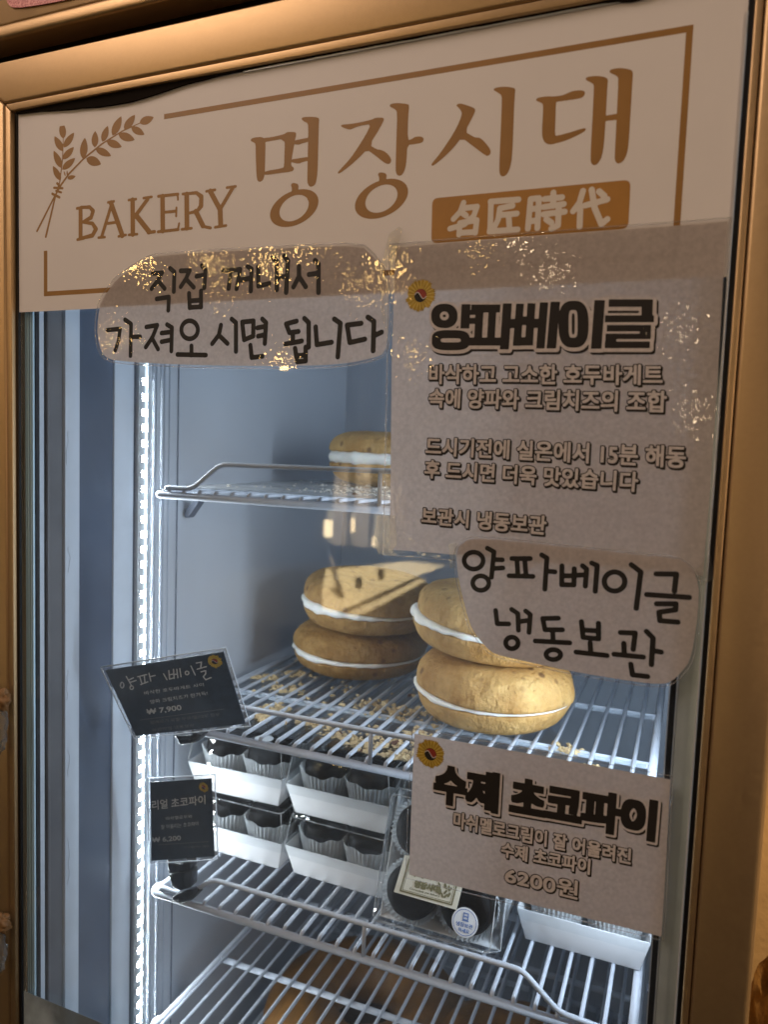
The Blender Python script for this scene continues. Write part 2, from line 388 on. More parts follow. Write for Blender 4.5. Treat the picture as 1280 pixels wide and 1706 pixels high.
class Field:
    """signed distance field on a plane; negative inside"""
    def __init__(s, lo, hi, h, pad):
        s.h = h; s.x0 = lo[0] - pad; s.y0 = lo[1] - pad
        s.nx = int((hi[0] - lo[0] + 2 * pad) / h) + 2; s.ny = int((hi[1] - lo[1] + 2 * pad) / h) + 2
        s.X = s.x0 + np.arange(s.nx) * h; s.Y = s.y0 + np.arange(s.ny) * h
        s.F = np.full((s.ny, s.nx), 1.0)
    def segs(s, S, margin):
        """closed outlines given as segments (N,4): even-odd"""
        B = 24
        for c0 in range(0, s.nx, B):
            xs = s.X[c0:c0 + B]; lo = xs[0] - margin; hi = xs[-1] + margin
            k = (np.maximum(S[:, 0], S[:, 2]) >= lo) & (np.minimum(S[:, 0], S[:, 2]) <= hi); T = S[k]
            if not len(T): continue
            gx, gy = np.meshgrid(xs, s.Y); P = np.stack([gx.ravel(), gy.ravel()], 1)
            a = T[:, :2]; b = T[:, 2:]; d = b - a; L = np.maximum((d ** 2).sum(1), 1e-18)
            pa = P[:, None, :] - a[None]; t = np.clip((pa * d[None]).sum(2) / L[None], 0, 1)
            D = np.sqrt(((pa - t[..., None] * d[None]) ** 2).sum(2)).min(1)
            cr = ((a[None, :, 0] > P[:, None, 0]) != (b[None, :, 0] > P[:, None, 0]))
            dx = np.where(np.abs(d[:, 0]) < 1e-15, 1e-15, d[:, 0])
            yy = a[None, :, 1] + (P[:, None, 0] - a[None, :, 0]) / dx[None] * d[None, :, 1]
            ins = ((cr & (yy > P[:, None, 1])).sum(1) % 2) == 1
            V = np.where(ins, -D, D).reshape(gx.shape)
            s.F[:, c0:c0 + B] = np.minimum(s.F[:, c0:c0 + B], V)
    def poly(s, pts):
        p = np.array(pts); s.segs(np.concatenate([p, np.roll(p, -1, 0)], 1), 10)
    def stroke(s, pts, r):
        gx, gy = np.meshgrid(s.X, s.Y)
        rs = r if isinstance(r, (list, tuple)) else [r] * len(pts)
        for i in range(len(pts) - 1):
            a = pts[i]; b = pts[i + 1]; d = (b[0] - a[0], b[1] - a[1]); L = max(d[0] ** 2 + d[1] ** 2, 1e-18)
            t = np.clip(((gx - a[0]) * d[0] + (gy - a[1]) * d[1]) / L, 0, 1)
            D = np.hypot(gx - a[0] - t * d[0], gy - a[1] - t * d[1]) - (rs[i] * (1 - t) + rs[i + 1] * t)
            s.F = np.minimum(s.F, D)
    def square(s, k):
        """square dilation by k cells: keeps corners sharp"""
        F = s.F
        for ax in (0, 1):
            G = F.copy()
            for j in range(1, k + 1):
                G = np.minimum(G, np.minimum(np.roll(F, j, ax), np.roll(F, -j, ax)))
            F = G
        return F
    def mesh(s, name, pl, mat_, parent, lift, F=None, off=0.0, shift=(0, 0)):
        F = (s.F if F is None else F) - off
        ny, nx = F.shape; inside = F < 0; V = []; VI = {}; faces = []
        def vid(key, u, v):
            i = VI.get(key)
            if i is None:
                i = len(V); VI[key] = i; V.append(pl.at(u + shift[0], v + shift[1], lift))
            return i
        def corner(j, i): return vid((j, i, 0), s.x0 + i * s.h, s.y0 + j * s.h)
        def cut(j, i, jj, ii):
            if (j, i) > (jj, ii): j, i, jj, ii = jj, ii, j, i
            a = F[j, i]; b = F[jj, ii]; t = a / (a - b)
            return vid((j, i, 1 if jj == j else 2), s.x0 + (i + (ii - i) * t) * s.h, s.y0 + (j + (jj - j) * t) * s.h)
        for j in range(ny - 1):
            run = None
            row = inside[j, :-1].astype(int) + inside[j, 1:] + inside[j + 1, :-1] + inside[j + 1, 1:]
            for i in np.nonzero(row)[0]:
                i = int(i)
                if row[i] == 4:
                    if run is None: run = [i, i]
                    elif run[1] == i - 1: run[1] = i
                    else:
                        faces.append((corner(j, run[0]), corner(j, run[1] + 1), corner(j + 1, run[1] + 1), corner(j + 1, run[0]))); run = [i, i]
                    continue
                cs = [(j, i), (j, i + 1), (j + 1, i + 1), (j + 1, i)]; f = []
                for k in range(4):
                    a = cs[k]; b = cs[(k + 1) % 4]
                    if inside[a]: f.append(corner(*a))
                    if inside[a] != inside[b]: f.append(cut(*a, *b))
                if len(f) >= 3: faces.append(tuple(f))
            if run: faces.append((corner(j, run[0]), corner(j, run[1] + 1), corner(j + 1, run[1] + 1), corner(j + 1, run[0])))
        me = bpy.data.meshes.new(name); me.from_pydata(V, [], faces); me.validate(); me.update()
        if len(me.polygons) and me.polygons[0].normal.dot(pl.N) < 0: me.flip_normals()
        return link(name, me, mat_, parent)

def text_segs(txt, spacing=1.0):
    c = bpy.data.curves.new('glyphs', 'FONT'); c.body = txt; c.resolution_u = 5; c.space_character = spacing
    try: c.fill_mode = 'FRONT'
    except Exception: pass
    o = bpy.data.objects.new('glyphs', c); COL.objects.link(o); bpy.context.view_layer.update()
    me = o.evaluated_get(bpy.context.evaluated_depsgraph_get()).to_mesh()
    n = len(me.vertices); co = np.zeros(n * 3); me.vertices.foreach_get('co', co); co = co.reshape(-1, 3)[:, :2]
    cnt = {}
    for p in me.polygons:
        for e in p.edge_keys: cnt[e] = cnt.get(e, 0) + 1
    ed = np.array([e for e, k in cnt.items() if k == 1])
    S = np.concatenate([co[ed[:, 0]], co[ed[:, 1]]], 1)
    bpy.data.objects.remove(o); bpy.data.curves.remove(c)
    return S

def text_field(pl, txt, quad, h=.0004, pad=.004, inset=(0, 0), spacing=1.0):
    """quad: pixel corners TL TR BR BL of the inked box, mapped on the plane"""
    S = text_segs(txt, spacing)
    lo = np.minimum(S[:, :2].min(0), S[:, 2:].min(0)); hi = np.maximum(S[:, :2].max(0), S[:, 2:].max(0))
    q = [pl.px(*c) for c in quad]; TL, TR, BR, BL = [np.array(c) for c in q]
    wd = np.linalg.norm(TR - TL); ht = np.linalg.norm(TL - BL)
    iu = inset[0] / wd; iv = inset[1] / ht
    def mp(P):
        s_ = iu + (P[:, 0] - lo[0]) / (hi[0] - lo[0]) * (1 - 2 * iu); t_ = iv + (P[:, 1] - lo[1]) / (hi[1] - lo[1]) * (1 - 2 * iv)
        s_ = s_[:, None]; t_ = t_[:, None]
        return (TL * (1 - s_) + TR * s_) * t_ + (BL * (1 - s_) + BR * s_) * (1 - t_)
    S2 = np.concatenate([mp(S[:, :2]), mp(S[:, 2:])], 1)
    a = np.minimum(S2[:, :2].min(0), S2[:, 2:].min(0)); b = np.maximum(S2[:, :2].max(0), S2[:, 2:].max(0))
    f = Field(a, b, h, pad); f.segs(S2, pad); return f

def zoomed(ox, oy, s): return lambda p: (ox + p[0] / s, oy + p[1] / s)

def stroke_field(pl, strokes, h=.0004, pad=.004):
    """strokes: (list of pixel points, radius in metres)"""
    S = [([pl.px(*p) for p in pts], r) for pts, r in strokes]
    A = np.array([p for pts, _ in S for p in pts])
    f = Field(A.min(0), A.max(0), h, pad)
    for pts, r in S: f.stroke(pts, r)
    return f

def poly_field(pl, polys, h=.0004, pad=.002):
    S = [[pl.px(*p) for p in pts] for pts in polys]
    A = np.array([p for pts in S for p in pts]); f = Field(A.min(0), A.max(0), h, pad)
    for pts in S: f.poly(pts)
    return f

def ring_pts(c, rx, ry, n=22, tilt=0):
    return [(c[0] + rx * math.cos(a) * math.cos(tilt) - ry * math.sin(a) * math.sin(tilt), c[1] + rx * math.cos(a) * math.sin(tilt) + ry * math.sin(a) * math.cos(tilt))
            for a in [2 * math.pi * i / n for i in range(n + 1)]]

W = 0.56
Z_SIGN_TOP = .166
PXM = .00047      # metres per photo pixel on the door

# ================================================================== LARGE STRUCTURE: the display freezer
frz = empty('display_freezer', (.28, .3, -1.6))
tag(frz, 'tall gold framed display freezer with a clear glass door and lit shelves', 'freezer')
BOT = -1.25
def P(o):
    """parent to the freezer keeping world coordinates"""
    o.parent = frz; o.matrix_parent_inverse = Matrix.Translation(-frz.location); return o

# outer cabinet
b = MB()
b.box(-.10, -.035, .03, .75, -1.6, .50); b.box(.592, .6005, -.001, .75, -1.6, .50); b.box(-.035, .592, .70, .75, -1.6, .50)
b.box(-.035, .592, .03, .70, .30, .50); b.box(-.035, .592, .03, .70, -1.6, -1.36)
cab = P(b.build('cabinet', GOLD2, bevel=.003))
b = MB(); b.box(-.10, .590, .026, .0295, .150, .30)
P(b.build('recess', DARKGAP))
# fascia over the door with its lower lip
b = MB(); b.box(-.16, .6005, -.006, .02, .2255, .2365)
fa = P(b.build('fascia', GOLD, bevel=.003, seg=3))
b = MB(); b.box(-.16, .6005, -.002, .02, .2385, .42)
fp = b.build('fascia_panel', GOLD2, fa, bevel=.0015)
q = [DOOR.px(*p) for p in ((14, -14), (16, 6), (22, 15), (32, 17), (60, 14), (100, 7), (132, 0), (160, -12), (172, -30), (60, -48), (20, -40))]
sheet('red_lettering', DOOR, chaikin(q, 2), REDGLITTER, fa, .0035, .0012)

# door frame: four mitred bars with a narrow inner lip
IX0, IX1, IZ1 = -.0027, .5625, .1655
LIP = .0062; G = .0007
def mitred(x0, x1, z0, z1, ox0, ox1, oz0, oz1, y0, y1, name, mt, bev, side):
    b = MB(); g = .00025
    if 'l' in side: b.prism([(ox0, oz0), (x0, z0), (x0, z1 - g), (ox0, oz1 - g)], y0, y1)
    if 'r' in side: b.prism([(x1, z0), (ox1, oz0), (ox1, oz1 - g), (x1, z1 - g)], y0, y1)
    if 't' in side: b.prism([(x0, z1 + g), (x1, z1 + g), (ox1, oz1 + g), (ox0, oz1 + g)], y0, y1)
    return b.build(name, mt, bevel=bev, seg=3)
door = P(mitred(IX0 - LIP - G, IX1 + LIP + G - .002, BOT, IZ1 + LIP + G, IX0 - .055, .5985, BOT, .2065, -.006, .024, 'door_frame', GOLD, .0022, 'lrt'))
mitred(IX0, IX1, BOT, IZ1, IX0 - LIP, IX1 + LIP - .002, BOT, IZ1 + LIP, -.0055, .010, 'frame_lip', GOLD, .0009, 'lrt').parent = door
b = MB(); b.box(-.05, IX0 - .001, .0105, .0125, BOT, .20); b.box(IX1 + .0005, .59, .0105, .0125, BOT, .20); b.box(IX0 - .001, IX1 + .0005, .0105, .0125, IZ1 + .001, .20)
b.build('frame_backing', DARKGAP, door)
# gasket round the glass
b = MB()
b.box(-.0080, .0002, -.0012, .0015, BOT, Z_SIGN_TOP + .004); b.box(W - .0003, .5640, -.0012, .0015, BOT, Z_SIGN_TOP + .004)
b.box(.0002, W - .0003, -.0012, .0015, Z_SIGN_TOP - .0008, Z_SIGN_TOP + .004)
gk = b.build('gasket', BLACK, door)
# curled gasket and its shadow over the sign, built as one dark sheet
pts = []
for i in range(61):
    t = i / 60; x = .001 + t * .55
    pts.append((x, Z_SIGN_TOP))
low = []
for i in range(60, -1, -1):
    t = i / 60; x = .001 + t * .55
    d = .0012 + .0075 * math.exp(-((x - .115) / .055) ** 2) + .0022 * math.exp(-((x - .05) / .04) ** 2) + .0022 * math.exp(-((x - .50) / .012) ** 2)
    if x > .235: d = min(d, .0011) if abs(x - .5) > .03 else d
    low.append((x, Z_SIGN_TOP - d - .0005 * noise.noise((x * 60, 0, 0))))
sheet('curled_gasket', DOOR, pts + low, mat('dull_black_foam', (.012, .009, .007), .95, spec=.05), door, .0030, .0012)
# bright thin steel line under the top gasket and down the right edge
b = MB(); b.box(.225, .5, -.0022, -.0014, Z_SIGN_TOP - .0022, Z_SIGN_TOP - .0010); b.box(W - .0016, W - .0006, -.0020, -.0013, BOT, Z_SIGN_TOP - .02)
b.build('steel_bead', ALU, door)
# glass pane
b = MB(); b.box(.0, W, 0.0, .0035, BOT, Z_SIGN_TOP)
gl = b.build('glass_pane', GLASS, door)
# spacer between the panes: ribbed at the left, plain at the right
b = MB()
for k, (x0, x1) in enumerate(((.0006, .0020), (.0034, .0048), (.0066, .0078), (.0092, .0102))):
    b.box(x0, x1, .0050, .0070, BOT, 0.02)
b.build('ribbed_spacer', mat('bright_spacer', (.62, .86, 1.0), .3, .1), door, bevel=.0006)
b = MB(); b.box(.0001, .0112, .0075, .0110, BOT, 0.02); b.build('spacer_base', BLACK, door)
b = MB(); b.box(.5475, .5590, .0050, .012, BOT, 0.02); b.build('door_inner_frame', GREYPL, door, bevel=.0004)
b = MB(); b.box(.5466, .5474, .0046, .012, BOT, 0.02); b.box(.5424, .5430, .0060, .012, BOT, 0.02); b.build('spacer_edge', ALU, door)
b = MB(); b.box(.5431, .5465, .0070, .012, BOT, 0.02); b.build('spacer_seal', BLACK, door)
# grey film on the bottom of the glass
sheet('lower_glass_film', DOOR, [(.0025, -.6213), (.5575, -.6213), (.5575, BOT), (.0025, BOT)], GREYFILM, door, .0006, .0003)

# left jamb, seen through the glass: strips of plastic, seal and metal running from top to bottom
def jamb(name, y0, y1, dx, mt, **k):
    b = MB(); b.box(-.02, dx, y0, y1, BOT, .15); return P(b.build(name, mt, **k))
jamb('jamb_strip', .0176, .0256, .0012, PALEPL, bevel=.0006)
jamb('seal_fold', .0257, .0315, -.004, BLACK)
jamb('seal_fold', .0316, .0345, -.001, DUSK, bevel=.001)
jamb('jamb_seal', .0346, .0504, -.0025, DUSK)
jamb('jamb_strip', .0505, .0684, .0010, PALEPL, bevel=.0006)
jamb('jamb_panel', .0685, .1148, -.0010, JAMB_SHADE)
jamb('mullion', .1149, .1435, .0012, PALEPL, bevel=.0008)
jamb('mullion_recess', .1436, .1490, -.002, STEEL)
# hairline cracks in the old sealant
for (z0, z1) in ((-.10, -.135), (-.21, -.235), (-.33, -.36), (-.41, -.44), (-.5, -.55)):
    p = []; z = z0; y = .0535
    while z > z1:
        p.append((.00125, y, z)); y = min(.060, max(.0515, y + random.uniform(-.0016, .0016))); z -= random.uniform(.003, .006)
    if len(p) > 2: c_ = MB(); c_.tube(p, .00012, 5); P(c_.build('sealant_crack', DUSK))


# liner: walls of the inside
b = MB(); b.box(-.012, -.0003, .149, .70, -1.34, .29); wl = P(b.build('left_liner', LINER))
b = MB(); b.box(.566, .574, .10, .70, -1.34, .29); P(b.build('right_liner', LINER))
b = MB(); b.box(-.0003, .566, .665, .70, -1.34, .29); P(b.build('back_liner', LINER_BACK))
b = MB(); b.box(-.0003, .566, .06, .665, .28, .30); P(b.build('top_liner', LINER))
b = MB(); b.box(-.0003, .566, .06, .665, -1.345, -1.33); P(b.build('bottom_liner', LINER))
# steel shelf rails with slots
def rail(x0, x1, y0, y1, face, z1=.27):
    b = MB(); b.box(x0, x1, y0, y1, -1.32, z1); o = P(b.build('shelf_rail', STEEL, bevel=.0008))
    s_ = MB(); z = -1.3
    while z < z1 - .02:
        if face == 'x': s_.box(x1 - .0002, x1 + .0004, y0 + .006, y1 - .004, z, z + .0085)
        else: s_.box(x0 + .004, x1 - .004, y0 - .0004, y0 + .0002, z, z + .0085)
        z += .0185
    s_.build('slot', BLACK if face == 'y' else GREYPL, o); o.parent = frz
    for c in o.children: c.parent = o
    return o
def rails():
    for a in ((-.0002, .0015, .2165, .2180, 0), ):
        b = MB(); b.box(a[0], a[1], a[2], a[3], -1.32, .27); P(b.build('rail_bead', STEEL, bevel=.0008))
    rail(-.0002, .0035, .222, .243, 'x'); rail(-.0002, .0035, .575, .596, 'x')
    rail(.006, .024, .659, .665, 'y'); rail(.09, .094, .660, .665, 'y'); rail(.15, .20, .655, .665, 'y')
rails()
# LED strips with their diodes, and beads added on the wall to catch their glints
b = MB(); b.box(-.0003, .0024, .1495, .1628, -1.32, .02); led = P(b.build('led_strip', LEDBASE, bevel=.0006))
b = MB(); b.box(.0024, .0036, .1592, .1622, -1.32, .02); b.build('led_diffuser', mat('led_diffuser', (.80, .90, 1.0), .3, emit=.9), led)  # glowing strip added so the band between the diodes looks lit
dm = None
z = -.044
k = 0
while z > -.98 and k < 62:
    if dm is None:
        b = MB(); b.box(-.0008, .0016, -.0040, .0036, -.0034, .0034)
        d0 = b.build('led_diode', LEDBASE, None); dm = d0; d0.data.materials.append(LED)
        for p_ in d0.data.polygons:
            if p_.normal.x > .5 or p_.normal.y > .5: p_.material_index = 1
        d = d0
    else:
        d = dm.copy(); COL.objects.link(d)
    d.parent = led
    d.location = (.0034, .1558, z); z -= .0163; k += 1
for y, r in ((.1745, .0019), (.1800, .0008), (.1880, .0019), (.1935, .0007), (.2020, .0007)):
    b = MB(); b.tube([(.0004, y, -1.32), (.0004, y, .02)], r, 16)
    P(b.build('reflector_bead', MATS.get('bead') or mat('bead', (.56, .62, .70), .10, 0, spec=1.0), smooth=True))
b = MB(); b.box(.5630, .5662, .140, .155, -1.32, .24); P(b.build('led_strip', LEDBASE))

# ================================================================== neighbours at the frame's edge
b = MB(); b.box(.64, 1.6, .62, .66, -1.6, 1.2)
wall = b.build('plaster_wall', PLASTER); tag(wall, 'ochre plaster wall behind the right side of the gold freezer', 'wall')
# kraft wrapped package standing at the right
def blob(name, c, r, mt, nz=.25, sc=14, seg=(28, 18), parent=None, sq=1.0):
    vs = []; fs = []; nu, nv = seg
    for j in range(nv + 1):
        th = math.pi * j / nv
        for i in range(nu):
            ph = 2 * math.pi * i / nu
            d = Vector((math.sin(th) * math.cos(ph), math.sin(th) * math.sin(ph), math.cos(th)))
            d = Vector([math.copysign(abs(k) ** sq, k) for k in d])
            f = 1 + nz * noise.noise(Vector(c) * 7 + d * sc * .2) + nz * .5 * noise.noise(Vector(c) * 3 + d * sc * .5)
            vs.append((c[0] + d.x * r[0] * f, c[1] + d.y * r[1] * f, c[2] + d.z * r[2] * f))
    for j in range(nv):
        for i in range(nu):
            fs.append((j * nu + i, (j + 1) * nu + i, (j + 1) * nu + (i + 1) % nu, j * nu + (i + 1) % nu))
    me = bpy.data.meshes.new(name); me.from_pydata(vs, [], fs); me.validate(); me.update()
    me.polygons.foreach_set('use_smooth', [True] * len(me.polygons))
    return link(name, me, mt, parent)
pk = blob('wrapped_package', (.712, .30, -.755), (.078, .06, .215), KRAFT, .22, 16, (48, 40), None, .7)
tag(pk, 'crumpled golden kraft paper package standing at the right edge beside the freezer', 'package')

# ================================================================== the street behind the photographer, mirrored in the glass
GZ = -1.6
def mirrored(px, py, z=None, y=None):
    P_ = CAM_P + ray(px, py) * (-CAM_P.y / ray(px, py).y); d = P_ - CAM_P; d.y = -d.y
    t = (z - P_.z) / d.z if z is not None else (y - P_.y) / d.y
    return P_ + d * t
b = MB(); b.box(-30, 20, -40, 3, GZ - .2, GZ)
tag(b.build('road', mat('dark_asphalt', (.005, .005, .005), .95, spec=.1, var=.3, vscale=3)), kind='structure')
PAVE = mat('pale_paving', (.50, .43, .30), .8, var=.15, vscale=2)  # pale slabs on a blackened road build the sunlit patches as shapes
def slab(name, pts, h):
    b = MB(); v = [mirrored(*p, z=GZ + h) for p in pts]; n = len(v)
    b.add([(p.x, p.y, GZ - .05) for p in v] + [tuple(p) for p in v], [tuple(range(n, 2 * n))] + [(i, (i + 1) % n, (i + 1) % n + n, i + n) for i in range(n)])
    o = b.build(name, PAVE); bm = bmesh.new(); bm.from_mesh(o.data); bmesh.ops.recalc_face_normals(bm, faces=bm.faces); bm.to_mesh(o.data); bm.free()
    return tag(o, kind='structure')
slab('pavement', [(538, 1016), (536, 985), (543, 948), (600, 944), (690, 934), (772, 932), (700, 958), (640, 985), (580, 1012), (560, 1022)], .06)
slab('kerb', [(573, 1024), (640, 994), (700, 964), (712, 966), (650, 1000), (590, 1030)], .10)
for k, (bx_, by_) in enumerate(((597, 988), (634, 972))):
    g_ = mirrored(bx_, by_, z=GZ); b = MB(); b.tube([(g_.x, g_.y, GZ), (g_.x, g_.y, GZ + .15), (g_.x, g_.y, GZ + .17)], [.035, .035, .02], 16)
    tag(b.build('bollard', DARKCRUST, None, True), ['dark stub bollard, nearer of two standing on the sunlit paving', 'dark stub bollard, farther of two standing on the sunlit paving'][k], 'bollard', 'bollards on the paving')
g_ = mirrored(573, 1010, z=GZ); h_ = mirrored(551, 930, y=g_.y - .6); b = MB(); b.tube([tuple(g_), tuple(h_)], .028, 12)
tag(b.build('leaning_post', DARKCRUST, None, True), 'dark slanting post at the left of the sunlit paving', 'post')
hs = empty('street_house', (-4, -10.3, GZ)); tag(hs, 'dim house front across the street with a few bright windows', 'house')
b = MB(); b.box(-16, 4, -10.9, -10.3, GZ, 5.5); S0 = lambda o: (setattr(o, 'parent', hs), setattr(o, 'matrix_parent_inverse', Matrix.Translation(-hs.location)), o)[2]
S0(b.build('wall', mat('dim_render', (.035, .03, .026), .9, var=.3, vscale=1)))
GLOW = mat('lit_window', (1.0, .80, .50), .5, emit=7)
for (x0, y0_, x1, y1_) in ((549, 866, 563, 892), (581, 862, 602, 884), (612, 893, 634, 908), (616, 912, 626, 922)):
    a_ = mirrored(x0, y1_, y=-10.28); c_ = mirrored(x1, y0_, y=-10.28); b = MB(); b.box(min(a_.x, c_.x), max(a_.x, c_.x), -10.3, -10.07, min(a_.z, c_.z), max(a_.z, c_.z)); S0(b.build('window', GLOW))
for px_ in (570, 606, 645): 
    a_ = mirrored(px_, 900, y=-10.0); b = MB(); b.box(a_.x - .12, a_.x + .12, -10.3, -9.9, GZ, 4); S0(b.build('pillar', mat('pillar_stone', (.24, .2, .17), .9) if 'pillar_stone' not in MATS else MATS['pillar_stone']))
sp = bpy.data.lights.new('street_sunlight', 'SPOT'); sp.energy = 48000; sp.color = (1.0, .84, .56); sp.spot_size = math.radians(22); sp.spot_blend = .35; sp.shadow_soft_size = .1
so = bpy.data.objects.new('street_sunlight', sp); COL.objects.link(so); so.location = (-5.5, -10, 7)
a_ = mirrored(548, 932, y=-10.2); c_ = mirrored(658, 858, y=-10.2)
b = MB(); b.box(min(a_.x, c_.x), max(a_.x, c_.x), -10.25, -10.1, min(a_.z, c_.z) - .1, max(a_.z, c_.z)); S0(b.build('sunlit_bay', mat('sunlit_render', (.40, .36, .29), .9, var=.6, vscale=1.6)))  # pale panel puts the sunlit patch of the house wall into colour
sp2 = bpy.data.lights.new('street_sunlight', 'SPOT'); sp2.energy = 20000; sp2.color = (1.0, .88, .66); sp2.spot_size = math.radians(15); sp2.spot_blend = .6
s2o = bpy.data.objects.new('street_sunlight', sp2); COL.objects.link(s2o); s2o.location = (-3.2, -5, 3.2); s2o.rotation_euler = (((a_ + c_) / 2) - s2o.location).to_track_quat('-Z', 'Y').to_euler()
tg = mirrored(605, 978, z=GZ); so.rotation_euler = (tg - so.location).to_track_quat('-Z', 'Y').to_euler()

# ================================================================== SIGN on the glass
sg = empty('bakery_sign', (.28, 0, .08)); tag(sg, 'wide cream bakery sign with brown lettering across the top of the glass door', 'sign')
def S(o, root):
    o.parent = root; o.matrix_parent_inverse = Matrix.Translation(-root.location); return o
S(sheet('sign_panel', DOOR, [(.0006, 0), (W - .0008, 0), (W - .0008, Z_SIGN_TOP - .001), (.0006, Z_SIGN_TOP - .001)], SIGN, None, .0005, .0003), sg)
# border
A, ZT, ZB, T = .0291, .1446, .0124, .0038
bx = DOOR.px(274, 190)[0]; lz = DOOR.px(77, 418)[1]
b = MB()
y0, y1 = -.0006, -.00045
b.box(bx, W - A, y0, y1, ZT - T, ZT); b.box(W - A - T, W - A, y0, y1, ZB, ZT - T); b.box(A, W - A - T, y0, y1, ZB, ZB + T); b.box(A, A + T, y0, y1, ZB + T, lz)
S(b.build('border', SIGNINK), sg)
# big brush letters
def zp(z_, pts, n=1): return chaikin([z_(p) for p in pts], n)
def tilted(z_, c, u, v, n=40): return [z_((c[0] + u[0] * math.cos(a) + v[0] * math.sin(a), c[1] + u[1] * math.cos(a) + v[1] * math.sin(a))) for a in [2 * math.pi * i / n for i in range(n)]]
Z1 = zoomed(400, 180, 8); Z2 = zoomed(550, 150, 7.111); Z3 = zoomed(710, 130, 7.111); Z4 = zoomed(880, 100, 6.737)
def brush(polys, ring=None):
    f = poly_field(DOOR, polys + ([ring[0]] if ring else []), .0005)
    if ring:
        g = Field((f.x0, f.y0), (f.x0 + (f.nx - 2) * f.h, f.y0 + (f.ny - 2) * f.h), f.h, 0); g.F = np.full(f.F.shape, 1.0); g.X = f.X; g.Y = f.Y; g.nx = f.nx; g.ny = f.ny
        g.poly([DOOR.px(*p) for p in ring[1]])
        f.F = np.maximum(f.F, -g.F)
    S(f.mesh('brush_letter', DOOR, SIGNINK, None, .0006), sg)
brush([zp(Z1, [(145, 430), (165, 405), (225, 393), (290, 390), (325, 405), (345, 450), (340, 650), (335, 850), (330, 900), (310, 970), (260, 992), (228, 960), (218, 800), (212, 600), (212, 490), (195, 465), (150, 445)]),
       zp(Z1, [(300, 405), (430, 392), (590, 355), (630, 325), (690, 322), (740, 325), (757, 345), (735, 440), (690, 700), (685, 775), (720, 795), (722, 825), (700, 850), (520, 873), (330, 900), (325, 870), (340, 845), (575, 805), (592, 780), (597, 600), (602, 412), (400, 445), (320, 462)]),
       zp(Z1, [(720, 440), (830, 415), (930, 398), (930, 450), (820, 480), (785, 495), (720, 485)]),
       zp(Z1, [(680, 690), (800, 672), (920, 653), (920, 705), (830, 725), (790, 748), (680, 725)]),
       zp(Z1, [(822, 150), (840, 125), (960, 120), (1045, 130), (1062, 155), (1055, 200), (1048, 500), (1040, 800), (1032, 920), (1010, 1020), (970, 1050), (930, 1052), (905, 1010), (900, 960), (908, 600), (915, 230), (895, 200), (850, 180)]),
       zp(Z1, [(680, 1025), (705, 1000), (765, 1010), (788, 1035), (778, 1100), (770, 1150), (690, 1130), (697, 1070)])],
      (tilted(Z1, (727, 1337), (315, -37), (75, -250)), tilted(Z1, (725, 1337), (190, -20), (45, -176))))
brush([zp(Z2, [(125, 430), (150, 412), (240, 408), (370, 385), (500, 355), (540, 333), (590, 331), (635, 333), (648, 350), (600, 450), (470, 655), (560, 708), (600, 710), (660, 735), (710, 785), (733, 835), (715, 875), (690, 882), (650, 868), (540, 780), (440, 708), (350, 805), (230, 910), (110, 998), (92, 985), (120, 950), (240, 820), (330, 690), (430, 530), (490, 408), (400, 420), (320, 440), (265, 465), (235, 474), (170, 455)]),
       zp(Z2, [(708, 190), (730, 165), (820, 158), (930, 172), (943, 190), (932, 300), (922, 600), (975, 585), (1010, 558), (1070, 553), (1108, 565), (1117, 595), (1095, 630), (1010, 645), (920, 655), (912, 830), (895, 940), (860, 1010), (820, 1022), (790, 1000), (780, 940), (790, 600), (800, 270), (780, 235), (720, 205)]),
       zp(Z2, [(570, 1000), (590, 978), (655, 985), (678, 1010), (668, 1065), (660, 1110), (585, 1100), (587, 1040)])],
      (tilted(Z2, (614, 1292), (308, -38), (70, -235)), tilted(Z2, (613, 1290), (186, -20), (40, -166))))
brush([zp(Z3, [(360, 330), (385, 308), (430, 308), (550, 348), (585, 370), (588, 395), (560, 460), (465, 640), (550, 690), (590, 710), (640, 710), (690, 750), (740, 810), (770, 860), (770, 895), (745, 925), (715, 927), (580, 825), (425, 708), (340, 820), (220, 940), (90, 1045), (68, 1040), (75, 1010), (170, 900), (330, 660), (400, 520), (430, 430), (420, 395), (390, 355)]),
       zp(Z3, [(800, 145), (820, 122), (880, 110), (960, 107), (1050, 122), (1065, 145), (1055, 200), (1042, 520), (1030, 850), (1015, 1010), (985, 1110), (950, 1160), (905, 1172), (880, 1150), (870, 1090), (888, 660), (905, 240), (890, 200), (850, 175)])])
brush([zp(Z4, [(90, 455), (110, 428), (220, 410), (290, 415), (390, 402), (450, 375), (510, 350), (600, 343), (640, 355), (645, 385), (620, 420), (590, 435), (460, 455), (330, 472), (318, 480), (312, 660), (305, 850), (330, 855), (480, 815), (620, 770), (655, 770), (650, 795), (600, 830), (440, 905), (290, 948), (240, 953), (195, 935), (165, 880), (160, 800), (168, 660), (175, 520), (165, 490), (110, 468)]),
       zp(Z4, [(648, 215), (665, 195), (760, 183), (850, 190), (905, 215), (895, 300), (882, 550), (868, 800), (855, 960), (835, 1080), (795, 1160), (750, 1190), (715, 1170), (703, 1110), (725, 700), (745, 300), (735, 270), (660, 235)]),
       zp(Z4, [(855, 632), (1020, 604), (1015, 674), (855, 691)], 0),
       zp(Z4, [(915, 130), (940, 108), (1030, 93), (1130, 105), (1185, 130), (1175, 250), (1158, 550), (1140, 850), (1125, 1020), (1090, 1120), (1040, 1165), (1000, 1165), (975, 1120), (980, 1030), (1000, 620), (1020, 220), (1005, 185), (925, 150)])])
